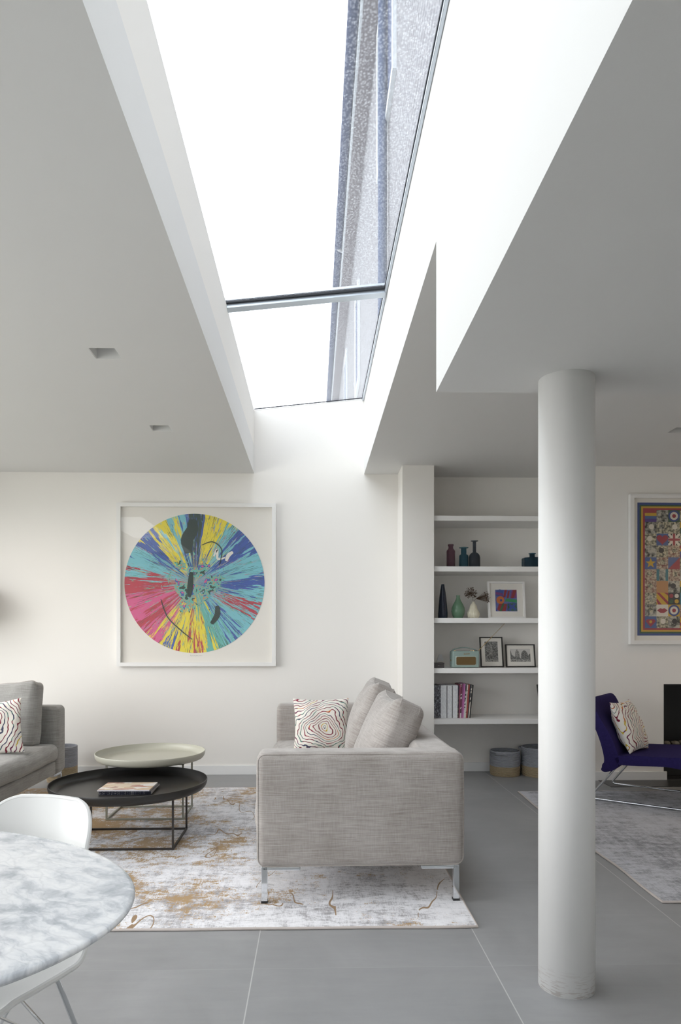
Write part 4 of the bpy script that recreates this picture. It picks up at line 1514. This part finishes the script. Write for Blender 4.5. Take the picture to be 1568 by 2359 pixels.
for r_ in range(NR):
    for c_ in range(NC):
        p = pat[r_][c_] if c_ < 4 else rd.choice([q for row in pat for q in row])
        x0, z1_ = gx0 + c_ * cw, gz1 - r_ * chh
        x1, z0_ = x0 + cw, z1_ - chh
        cx, cz, R_ = (x0 + x1) / 2, (z0_ + z1_) / 2, cw / 2
        ya, yb, yc, yd = 0.0208, 0.0205, 0.0202, 0.0199
        if p.startswith('photo'):
            rect(bm, x0, x1, z0_, z1_, ya, p)
            disc(bm, cx + rd.uniform(-.01, .01), cz + 0.008, R_ * 0.45, yb, rd.choice(['photo_a', 'photo_b', 'white', 'dark']) if p != 'photo_c' else 'photo_b')
        elif p == 'bands':
            for q, key in enumerate(('red', 'yellow', 'lblue', 'purple')):
                rect(bm, x0, x1, z1_ - (q + 1) * chh / 4, z1_ - q * chh / 4, ya, key)
        elif p == 'bars':
            rect(bm, x0, x1, z0_, z1_, ya, 'green'); rect(bm, x0, cx, cz, z1_, yb, 'yellow'); rect(bm, cx - 0.01, x1, z0_, cz, yb, 'lblue')
        elif p == 'target':
            rect(bm, x0, x1, z0_, z1_, ya, 'yellow' if r_ > 5 else 'green')
            disc(bm, cx, cz, R_ * 0.97, yb, 'blue'); disc(bm, cx, cz, R_ * 0.68, yc, 'white'); disc(bm, cx, cz, R_ * 0.33, yd, 'red')
        elif p == 'heart':
            rect(bm, x0, x1, z0_, z1_, ya, 'lblue')
            hp = []
            for i in range(32):
                a = 2 * pi * i / 32
                hp.append((cx + R_ * 0.062 * 16 * sin(a) ** 3, cz + 0.003 + R_ * 0.06 * (13 * cos(a) - 5 * cos(2 * a) - 2 * cos(3 * a) - cos(4 * a))))
            poly(bm, hp, yb, 'red')
        elif p == 'cross':
            rect(bm, x0, x1, z0_, z1_, ya, 'dark')
            poly(bm, [(x0, z0_), (x0 + 0.015, z0_), (x1, z1_ - 0.015), (x1, z1_), (x1 - 0.015, z1_), (x0, z0_ + 0.015)], yb, 'white')
            poly(bm, [(x1, z0_), (x1, z0_ + 0.015), (x0 + 0.015, z1_), (x0, z1_), (x0, z1_ - 0.015), (x1 - 0.015, z0_)], yb - 0.0001, 'white')
            rect(bm, cx - 0.016, cx + 0.016, z0_, z1_, yc, 'white'); rect(bm, x0, x1, cz - 0.016, cz + 0.016, yc - .0001, 'white')
            rect(bm, cx - 0.01, cx + 0.01, z0_, z1_, yd, 'red'); rect(bm, x0, x1, cz - 0.01, cz + 0.01, yd - .0001, 'red')
        elif p == 'star':
            rect(bm, x0, x1, z0_, z1_, ya, 'lblue')
            poly(bm, [(cx + R_ * (0.92 if i % 2 == 0 else 0.37) * sin(pi * i / 5), cz + R_ * (0.92 if i % 2 == 0 else 0.37) * cos(pi * i / 5)) for i in range(10)], yb, 'yellow')
        elif p == 'diag':
            rect(bm, x0, x1, z0_, z1_, ya, 'lblue'); poly(bm, [(x0, z0_), (x1, z0_), (x1, z1_)], yb, 'red')
        elif p == 'panel':
            rect(bm, x0, x1, z0_, z1_, ya, 'teal'); rect(bm, x0 + R_ * .45, x1 - R_ * .45, z0_, z1_, yb, 'photo_a')
        elif p == 'plain':
            rect(bm, x0, x1, z0_, z1_, ya, 'tan')
        elif p == 'stripes':
            rect(bm, x0, x1, z0_, z1_, ya, 'yellow')
            poly(bm, [(x0, z1_), (x0 + R_ * .5, z1_), (x1, z0_ + R_ * .5), (x1, z0_), (x1 - R_ * .1, z0_)], yb, 'red')
            poly(bm, [(cx + R_ * .3, z1_), (x1, z1_ - R_ * .5), (x1, z1_ - R_ * 0.1), (x1 - R_ * .1, z1_)], yb, 'red')
            poly(bm, [(x0, cz + R_ * .1), (cx - R_ * .1, z0_), (x0 + R_ * .3, z0_), (x0, cz - R_ * .4)], yb, 'red')
        elif p == 'dots':
            rect(bm, x0, x1, z0_, z1_, ya, 'dark')
            for q, key in enumerate(('red', 'white', 'green', 'yellow')):
                disc(bm, x0 + cw * (0.27 + 0.46 * (q % 2)), z0_ + chh * (0.73 - 0.46 * (q // 2)), R_ * .36, yb, key)
        elif p == 'lips':
            rect(bm, x0, x1, z0_, z1_, ya, 'white')
            poly(bm, [(x0 + .004, cz), (cx - .018, cz + .02), (cx, cz + .014), (cx + .018, cz + .02), (x1 - .004, cz), (cx + .015, cz - .022), (cx - .015, cz - .022)], yb, 'red')
        elif p == 'gem':
            rect(bm, x0, x1, z0_, z1_, ya, 'lblue')
            poly(bm, [(x0 + .006, cz + .008), (x0 + .02, cz + .026), (x1 - .02, cz + .026), (x1 - .006, cz + .008), (cx, z0_ + .01)], yb, 'red')
            disc(bm, cx, cz + 0.004, R_ * .25, yc, 'yellow')
link('print', bm, [pm[q] for q in keys], P2)

# small framed abstract print leaning on the third shelf
P3 = picture('framed_print', 'small white-framed colourful abstract print leaning on the third shelf', 'picture', (1.722, 6.055, z3 + 0.0005), (radians(-7), 0, radians(2)), 0.335, 0.334, 0.016, 0.028,
             M['frame_white'], M['matboard'], group='small framed pictures on the shelves')
sk_ = {'bg': make_photo('multicolour_ground', rgb(60, 70, 150), rgb(96, 110, 170), 40, 3), 'red': simple('abs_red', rgb(140, 40, 48), .6), 'green': simple('abs_green', rgb(50, 140, 84), .6), 'orange': simple('abs_orange', rgb(200, 110, 50), .6),
       'blue': simple('abs_blue', rgb(50, 76, 150), .6), 'purple': simple('abs_purple', rgb(120, 60, 120), .6), 'dgreen': simple('abs_dark_green', rgb(50, 90, 60), .6)}
keys = list(sk_.keys())
bm = NB()
ox, oz = -0.098, 0.066
W_ = 0.196


def q3(pts, y, key):
    poly(bm, [(ox + a * W_, oz + b * W_) for a, b in pts], y, key)


q3([(0, 0), (1, 0), (1, 1), (0, 1)], 0.0150, 'bg')
q3([(0.02, 0.70), (0.35, 0.70), (0.40, 0.98), (0.2, 1.02), (0.06, 0.94)], 0.0146, 'blue')
q3([(0.02, 0.78), (0.36, 0.72), (0.34, 0.84), (0.03, 0.9)], 0.0143, 'purple')
q3([(0.36, 0.64), (0.46, 0.66), (0.56, 1.0), (0.44, 1.0)], 0.0146, 'red')
q3([(0.52, 0.60), (0.62, 0.62), (0.68, 0.96), (0.60, 0.94)], 0.0146, 'red')
q3([(0.68, 0.62), (0.98, 0.62), (1.0, 1.0), (0.78, 1.0)], 0.0146, 'purple')
q3([(0.72, 0.60), (0.86, 0.62), (1.0, 1.0), (0.84, 0.98)], 0.0143, 'red')
disc(bm, ox + 0.23 * W_, oz + 0.52 * W_, 0.036, 0.0146, 'orange')
disc(bm, ox + 0.26 * W_, oz + 0.51 * W_, 0.011, 0.0143, 'blue')
q3([(0.44, 0.46), (0.98, 0.40), (1.0, 0.54), (0.5, 0.60)], 0.0146, 'green')
q3([(0.06, 0.08), (0.2, 0.0), (0.46, 0.02), (0.54, 0.34), (0.16, 0.36)], 0.0146, 'red')
q3([(0.16, 0.0), (0.27, 0.0), (0.42, 0.36), (0.32, 0.37)], 0.0143, 'dgreen')
q3([(0.55, 0.03), (0.98, 0.03), (0.98, 0.38), (0.55, 0.36)], 0.0146, 'dgreen')
q3([(0.55, 0.08), (0.68, 0.03), (0.77, 0.14), (0.88, 0.04), (0.97, 0.12), (0.86, 0.22), (0.96, 0.34), (0.84, 0.37), (0.76, 0.28), (0.64, 0.37), (0.58, 0.28), (0.66, 0.2)], 0.0143, 'blue')
link('print', bm, [sk_[q] for q in keys], P3)


# black-framed photographs
def bw_photo(label, x, w_, h_, pw, ph, kind, rz):
    P = picture('framed_photograph', label, 'photo frame', (x, 6.055, SHZ[3] + 0.0008), (radians(-9), 0, rz), w_, h_, 0.0095, 0.016, M['frame_black'], M['matboard'], group='black-framed photographs on the fourth shelf')
    ks = [make_photo('grey_foliage_photo', rgb(26, 26, 26), rgb(150, 150, 148), 120 if kind else 90, 2 + kind), make_photo('grey_stone_photo', rgb(56, 54, 52), rgb(190, 188, 184), 110, 6 + kind),
          simple('pale_sky_photo', rgb(206, 204, 200), .6)]
    bm = NB()
    cx, cz = 0.0, h_ / 2 + 0.004

    def rc(x0, x1, z0, z1, y, i):
        bm.faces.new([bm.verts.new(q) for q in ((x0, y, z0), (x1, y, z0), (x1, y, z1), (x0, y, z1))]).material_index = i

    def pl(pts, y, i):
        bm.faces.new([bm.verts.new((cx + a * pw / 2, y, cz + b * ph / 2)) for a, b in pts]).material_index = i
    if kind == 0:
        rc(cx - pw / 2, cx + pw / 2, cz - ph / 2, cz + ph / 2, 0.0086, 0)
        pl([(-0.55, -0.35), (-0.35, -0.2), (-0.3, 0.2), (-0.12, 0.72), (0.05, 0.74), (0.18, 0.2), (0.3, -0.3), (0.2, -0.38)], 0.0083, 1)
        pl([(-1, -1), (1, -1), (1, -0.82), (0.2, -0.7), (-1, -0.78)], 0.0083, 1)
    else:
        rc(cx - pw / 2, cx + pw / 2, cz - ph / 2, cz + ph / 2, 0.0086, 2)
        dome = lambda c, w, t: [(c - w, -0.6), (c - w, -0.1), (c - w * .8, t * .55), (c - w * .3, t * .95), (c, t), (c + w * .3, t * .95), (c + w * .8, t * .5), (c + w, -0.1), (c + w, -0.6)]
        pl(dome(-0.30, 0.24, 0.92), 0.0083, 1)
        pl(dome(0.42, 0.36, 0.78), 0.0082, 0)
        pl([(-1, -1), (1, -1), (1, 0.3), (0.85, 0.1), (0.7, -0.35), (0, -0.45), (-0.6, -0.2), (-0.85, 0.1), (-1, 0.95)], 0.0081, 0)
        pl([(-1, -1), (1, -1), (1, -0.6), (0, -0.62), (-1, -0.55)], 0.0080, 1)
    link('photograph', bm, ks, P)


bw_photo('black-framed upright photograph of a temple with tree roots', 1.588, 0.208, 0.272, 0.118, 0.182, 0, radians(3))
bw_photo('black-framed landscape photograph of two domed temple towers', 1.846, 0.268, 0.206, 0.182, 0.116, 1, radians(3))

# large black frame leaning on the lowest shelf beside the column
bm = NB(); box(bm, -0.09, 0.09, 0, 0.02, 0, 0.285, bev=0.001)
tag(link('leaning_frame', bm, M['frame_black'], None, False, (2.105, 6.03, SHZ[4] + 0.010), (radians(-8), radians(-5), 0)), 'black frame leaning on the lowest shelf, mostly hidden by the column', 'picture frame')
# small dark ornament partly hidden by the column
bm = NB(); lathe(bm, [(0, 0), (0.016, 0), (0.02, 0.01), (0.012, 0.02), (0.02, 0.035), (0.022, 0.05), (0.014, 0.065), (0.0, 0.07)], 24)
tag(link('ornament', bm, simple('dark_green_ceramic', rgb(44, 60, 60), 0.3), None, True, (2.018, 5.95, SHZ[3])), 'tiny dark ornament on the radio shelf touching the column edge', 'ornament')

# ---- radio
RM = simple('duck_egg_leatherette', rgb(150, 170, 164), 0.55, var=0.06, scale=150)
t = thing('radio', 'pale duck-egg green retro radio with a carry handle and brown grille', 'radio', (1.318, 5.965, SHZ[3]), (0, 0, radians(3)))
bm = NB(); rbox(bm, (0, 0, 0.075), (0.238, 0.10, 0.142), 0.010, 4, 4); link('case', bm, RM, t)
bm = NB()
rbox(bm, (0.0, -0.050, 0.062), (0.186, 0.006, 0.082), 0.0028, 3, 3)
link('grille_surround', bm, simple('pale_surround', rgb(178, 192, 184), 0.5), t)
bm = NB(); prism(bm, [(x, z + 0.062) for x, _, z in rrect_path(0.172, 0.070, 0.012, 0, 5)], 'y', -0.0552, -0.050)
k = NT('brown_speaker_cloth')
k.set(col=k.mix(k.n('TexChecker', {'Vector': k.coord(), 'Scale': 420.0}).outputs[1], rgb(120, 96, 58), rgb(96, 76, 44)), rough=0.8)
link('grille', bm, k.m, t)
bm = NB()
hp = spline([(-0.122, 0, 0.075), (-0.123, 0, 0.118), (-0.112, 0, 0.148), (-0.07, 0, 0.168), (0.0, 0, 0.176), (0.065, 0, 0.166), (0.108, 0, 0.150), (0.1215, 0, 0.118), (0.122, 0, 0.08)], 6)
for a, b in zip(hp, hp[1:]):
    pass
prev = None
for i, p in enumerate(hp):
    d = (hp[min(i + 1, len(hp) - 1)] - hp[max(i - 1, 0)]).normalized()
    n = Vector((-d.z, 0, d.x)) * 0.0035
    cur = [bm.verts.new(p + n + Vector((0, s, 0))) for s in (-0.013, 0.013)] + [bm.verts.new(p - n + Vector((0, s, 0))) for s in (0.013, -0.013)]
    if prev:
        for q in range(4):
            bm.faces.new((prev[q], prev[(q + 1) % 4], cur[(q + 1) % 4], cur[q]))
    else:
        bm.faces.new(cur)
    prev = cur
bm.faces.new(prev)
link('handle', bm, simple('grey_green_strap', rgb(118, 134, 130), 0.6), t)
M['gold'] = simple('brass', (0.75, 0.55, 0.25, 1), 0.25, 1.0)
for zz in (0.10, 0.065):
    bm = NB(); lathe(bm, [(0, 0), (0.006, 0), (0.006, 0.004), (0, 0.005)], 14)
    st_ = link('stud', bm, M['gold'], t, True, (-0.1195, -0.0, zz), (0, -pi / 2, 0))
bm = NB()
ad = Vector((0.248, 0, 0.252))
tube(bm, [Vector((0.118, -0.02, 0.148)), Vector((0.118, -0.02, 0.148)) + ad * 0.5], 0.0026, 8)
tube(bm, [Vector((0.118, -0.02, 0.148)) + ad * 0.5, Vector((0.118, -0.02, 0.148)) + ad * 0.95], 0.0016, 8)
link('aerial', bm, M['gold'], t, True)
for xx in (-0.09, 0.055, 0.075):
    bm = NB(); lathe(bm, [(0, 0.1455), (0.006, 0.1455), (0.006, 0.151), (0, 0.1515)], 16, xx, -0.02); link('knob', bm, M['gold'], t, True)
fc = bpy.data.curves.new('logo_text', 'FONT')
fc.body = 'Roberts'
fc.size = 0.017
fc.shear = 0.4
fc.extrude = 0.0006
fc.align_x = 'CENTER'
dg = bpy.data.objects.new('logo_tmp', fc)
C.objects.link(dg)
bpy.context.view_layer.update()
me = bpy.data.meshes.new_from_object(dg.evaluated_get(bpy.context.evaluated_depsgraph_get()))
bpy.data.objects.remove(dg)
lo = bpy.data.objects.new('script_badge', me)
C.objects.link(lo)
me.materials.clear()
me.materials.append(simple('brass_lettering', rgb(168, 140, 84), 0.35, 0.5))
lo.parent = t
lo.location = (0.005, -0.0512, 0.117)
lo.rotation_euler = (pi / 2, radians(-7), 0)

# dark box with a translucent object on it
t = thing('storage_box', 'small dark brown box at the left end of the radio shelf', 'box', (1.081, 5.955, SHZ[3]), (0, 0, 0))
bm = NB(); box(bm, -0.048, 0.048, -0.05, 0.05, 0, 0.032, bev=0.001); link('body', bm, simple('dark_brown_lacquer', rgb(58, 50, 50), 0.4), t)
bm = NB(); box(bm, -0.049, 0.049, -0.051, 0.051, 0.0325, 0.046, bev=0.001); link('lid', bm, simple('dark_brown_lacquer_lid', rgb(62, 54, 54), 0.4), t)
bm = NB(); prism(bm, [(-0.006, 0.021), (0.006, 0.021), (0.006, 0.026), (-0.006, 0.026)], 'y', -0.0525, -0.0495); link('clasp', bm, simple('grey_clasp', rgb(130, 126, 124), .4), t)
bm = NB()
pts_ = [(-0.030, 0.0), (-0.020, 0.0), (-0.012, 0.012), (0.008, 0.020), (0.022, 0.012), (0.030, 0.010), (0.026, 0.045), (0.016, 0.070), (-0.008, 0.070), (-0.020, 0.035)]
prism(bm, pts_, 'y', -0.012, 0.012)
bmesh.ops.bevel(bm, geom=list(bm.edges), offset=0.003, segments=2, affect='EDGES')
tag(link('glass_ornament', bm, tinted('frosted_clear_glass', (0.8, 0.82, 0.84, 1), 0.35), None, False, (1.100, 5.955, SHZ[3] + 0.0465)), 'small frosted clear glass ornament standing on the dark box', 'ornament')

# ---- magazine row on the lowest shelf
def spine_mat(name, cols_, sc=(40, 40, 12), scale=3.0):
    k = NT(name)
    rnd = k.n('ObjectInfo').outputs['Random']
    v = k.n('VectorMath', {0: k.coord(sc), 1: k.n('CombineXYZ', {0: k.math('MULTIPLY', rnd, 60.0), 1: 0.0, 2: k.math('MULTIPLY', rnd, 40.0)}).outputs[0]}, operation='ADD').outputs[0]
    k.set(col=k.ramp(k.noise(v, scale, 2), cols_, 'CONSTANT'), rough=0.35)
    return k.m


SM = {
    'dark': spine_mat('monochrome_printed_spine', [(0, rgb(40, 38, 42)), (0.42, rgb(92, 92, 100)), (0.5, rgb(38, 40, 48)), (0.56, rgb(170, 174, 184)), (0.64, rgb(60, 60, 70))]),
    'white': spine_mat('white_printed_spine', [(0, rgb(226, 228, 232)), (0.5, rgb(240, 242, 244)), (0.66, rgb(200, 202, 206))]),
    'black': simple('black_spine', rgb(40, 38, 38), 0.4),  # last magazine's spine; also black strips painted for shaded gaps between white ones
    'plum': spine_mat('plum_spine', [(0, rgb(58, 40, 56)), (0.6, rgb(150, 148, 120))]),
    'rose': simple('rose_spine', rgb(150, 76, 98), 0.4),
    'maroon': spine_mat('maroon_spine', [(0, rgb(110, 50, 72)), (0.52, rgb(214, 206, 208)), (0.62, rgb(90, 62, 70))], (4, 4, 5)),
    'pink': simple('pink_spine', rgb(196, 120, 178), 0.4),
    'mauve': simple('mauve_spine', rgb(164, 92, 140), 0.4),
    'mixed': spine_mat('white_and_black_spine', [(0, rgb(216, 214, 214)), (0.5, rgb(70, 66, 72)), (0.6, rgb(210, 208, 208))], (4, 4, 6)),
    'red': simple('brick_red_spine', rgb(160, 70, 60), 0.4),
    'navy': simple('navy_spine', rgb(40, 44, 56), 0.4),
    'cream': spine_mat('cream_spine', [(0, rgb(220, 212, 200)), (0.6, rgb(90, 88, 84))], (4, 4, 7)),
}
px = 0.0076
seq = [('dark', 1, 0.286)] * 9 + [('white', 1, 0.285)] * 6 + [('black', 0.75, 0.277)] + [('white', 0.95, 0.285)] * 5 + [('black', 0.75, 0.281)] + [('white', 0.95, 0.285)] * 5 + \
      [('plum', 1.3, 0.28), ('rose', 1.1, 0.292), ('maroon', 1.5, 0.295), ('mauve', 1.1, 0.295), ('pink', 1.3, 0.298), ('mixed', 1.3, 0.297), ('cream', 1.1, 0.29), ('red', 1.5, 0.292), ('navy', 0.9, 0.288), ('cream', 1.1, 0.284), ('black', 1.1, 0.286)]
tot = sum(s_[1] for s_ in seq)
scl = (1.368 - 1.0315) / tot
x = 1.0315
labels = {'dark': 'thin magazine with a dark monochrome patterned spine, left end of the row', 'white': 'thin magazine with a plain white spine in the lowest shelf row',
          'plum': 'magazine with a dark plum spine, just right of the white-spined ones', 'rose': 'magazine with a thin rose spine beside the dark plum one', 'maroon': 'magazine with a maroon and white spine in the lowest shelf row',
          'mauve': 'magazine with a mauve spine between the maroon and pink ones', 'pink': 'magazine with a bright pink spine in the lowest shelf row', 'mixed': 'magazine with a white spine broken by black, right of the pink one',
          'red': 'magazine with a brick red spine near the right end of the row', 'navy': 'magazine with a thin navy spine between the red and last cream ones'}
cnt = {'black': 0, 'cream': 0}
nseq = len(seq)
for i, (key, wf, h_) in enumerate(seq):
    wd = wf * scl
    bm = NB(); box(bm, -wd / 2 + 0.00025, wd / 2 - 0.00025, 0, 0.21, 0, h_, bev=0.0006)
    lean = 0.0
    if i > nseq - 14:
        lean = radians(0.45 * (i - (nseq - 14)))
    shear_x = 0.5 * h_ * tan(lean)
    o = link('magazine', bm, SM[key], None, False, (x + wd / 2, 5.955 + (0.004 if key == 'black' and i < nseq - 1 else 0) + random.uniform(0, 0.003), SHZ[4] + 0.0005))
    # lean by shearing the mesh so neighbours stay in contact
    for v in o.data.vertices:
        v.co.x += v.co.z * tan(lean)
    if key in ('black', 'cream'):
        lab = {'black': ['thin black-spined magazine between the white-spined ones, nearer the pier', 'thin black-spined magazine between the white-spined ones, nearer the pink ones', 'last magazine at the right end, black-spined and leaning'],
               'cream': ['cream-spined magazine left of the brick red one', 'cream-spined magazine second from the right end, leaning']}[key][cnt[key]]
        cnt[key] += 1
    else:
        lab = labels[key]
    tag(o, lab, 'magazine', 'magazines on the lowest shelf' if key not in ('dark', 'white') else ('white-spined magazines on the lowest shelf' if key == 'white' else 'dark patterned magazines on the lowest shelf'))
    x += wd

# ---- rope baskets
M['rope_grey'] = simple('blue_grey_cotton_rope', rgb(166, 168, 176), 0.9, var=0.25, scale=60)
M['rope_tan'] = simple('jute_rope', rgb(184, 166, 138), 0.9, var=0.3, scale=60)


def basket(label, x, y, R, H, hb, ang):
    t = thing('rope_basket', label, 'basket', (x, y, 0), (0, 0, ang), 'coiled rope baskets')
    coil = 0.0098

    def band(z0, z1):
        n = max(1, int(round((z1 - z0) / coil)))
        pr = []
        for i in range(n):
            for k_ in range(6):
                a = k_ / 6
                zz = z0 + (z1 - z0) * (i + a) / n
                rr = R * (0.965 + 0.035 * min(1, zz / 0.03)) + 0.0045 * sin(pi * a) - 0.004
                pr.append((rr, zz))
        pr.append((R - 0.004, z1))
        return pr
    bm = NB()
    p1 = band(0.0, hb)
    lathe(bm, [(0, 0.0)] + p1 + [(r_ - 0.008, zz) for r_, zz in p1[::-6]] + [(0, 0.008)], 56)
    link('lower_band', bm, M['rope_tan'], t, True)['label'] = 'natural tan rope base'
    bm = NB()
    p2 = band(hb, H)
    ins = [(r_ - 0.009, zz) for r_, zz in p2[::-3]]
    lathe(bm, p2 + [(R - 0.006, H + 0.003)] + ins + [p2[0]], 56)
    link('upper_band', bm, M['rope_grey'], t, True)
    for s in (1, -1):
        for dz in (0, 0.010):
            pass
        bm = NB()
        for dz in (0.0, 0.0095):
            pth = []
            for i in range(13):
                a = -0.42 + 0.84 * i / 12
                bulge = 0.016 * sin(pi * i / 12)
                aa = a + (0 if s > 0 else pi)
                pth.append(((R + bulge) * cos(aa), (R + bulge) * sin(aa), H - 0.012 - dz + 0.006 * sin(pi * i / 12)))
            tube(bm, pth, 0.0050, 8)
        link('handle', bm, M['rope_grey'], t, True)
    return t


basket('smaller grey and tan rope basket in the alcove, beside the sofa', 1.713, 6.105, 0.133, 0.216, 0.085, radians(235))
basket('larger grey and tan rope basket in the alcove, half hidden by the column', 2.022, 6.085, 0.165, 0.250, 0.090, radians(165))
basket('grey and tan rope basket on the floor behind the left sofa', -2.15, 5.925, 0.125, 0.300, 0.130, radians(90))

# ---- fire bowl with pebbles
t = thing('fire_tray', 'black gas fire tray inside the fireplace opening', 'fireplace', (3.48, 6.12, 0.01))
bm = NB(); box(bm, -0.40, 0.40, -0.16, 0.16, 0.0, 0.26, bev=0.005); link('tray', bm, M['soot'], t)
PB = simple('grey_beige_pebble', rgb(140, 134, 122), 0.8, var=0.3, scale=30)
pos_ = [(-0.34, -0.09, 0.03), (-0.27, -0.10, 0.032), (-0.19, -0.08, 0.035), (-0.11, -0.1, 0.03), (-0.02, -0.09, 0.036), (0.07, -0.1, 0.03), (0.15, -0.08, 0.034), (0.24, -0.1, 0.03), (0.32, -0.09, 0.03)]
for i, (a, b, r_) in enumerate(pos_):
    bm = NB(); bmesh.ops.create_icosphere(bm, subdivisions=3, radius=1.0)
    for v in bm.verts:
        v.co = v.co * (1 + 0.18 * noise.noise(v.co * 1.4 + Vector((i * 3.0, 0, 0))))
        v.co = Vector((v.co.x * r_ * 1.15, v.co.y * r_, v.co.z * r_ * 0.62))
    mz = min(v.co.z for v in bm.verts)
    o = link('pebble', bm, PB, None, True, (3.48 + a, 6.12 + b, 0.27 - mz))
    tag(o, 'pale rounded pebble in the fire tray behind the blue chair', 'stone', 'pebbles in the fireplace')

# ---- floor lamp just outside the left edge; its shade darkens the wall
for lx, ly in ((-2.45, 4.85), (4.0, 4.85), (4.0, 3.4)):  # unseen spotlights added to warm the walls and alcove
    warm_spot(lx, ly, 15).location.z = HC - 0.03
    bm = NB(); lathe(bm, [(0.045, 0.0), (0.045, -0.006), (0.036, -0.008), (0.034, -0.002), (0.0, -0.002)], 32)
    tag(link('ceiling_spotlight', bm, M['alu'], None, True, (lx, ly, HC)), 'small warm ceiling spotlight outside the edges of the photo', 'ceiling light', 'warm spotlights outside the frame')
t = thing('floor_lamp', 'slim floor lamp in the far left corner behind the grey sofa', 'lamp', (-3.02, 5.86, 0))
bm = NB(); lathe(bm, [(0, 0), (0.14, 0), (0.14, 0.012), (0.02, 0.02), (0, 0.02)], 48); link('base', bm, M['frame_black'], t, True)
bm = NB(); tube(bm, [(0, 0, 0.02), (0, 0, 1.62)], 0.010, 12); link('pole', bm, M['frame_black'], t, True)
bm = NB(); lathe(bm, [(0.15, 1.68), (0.20, 1.36), (0.196, 1.36), (0.146, 1.68)], 48); link('lamp_shade', bm, simple('dark_linen_shade', (0.05, 0.05, 0.05, 1), 0.9), t, True)
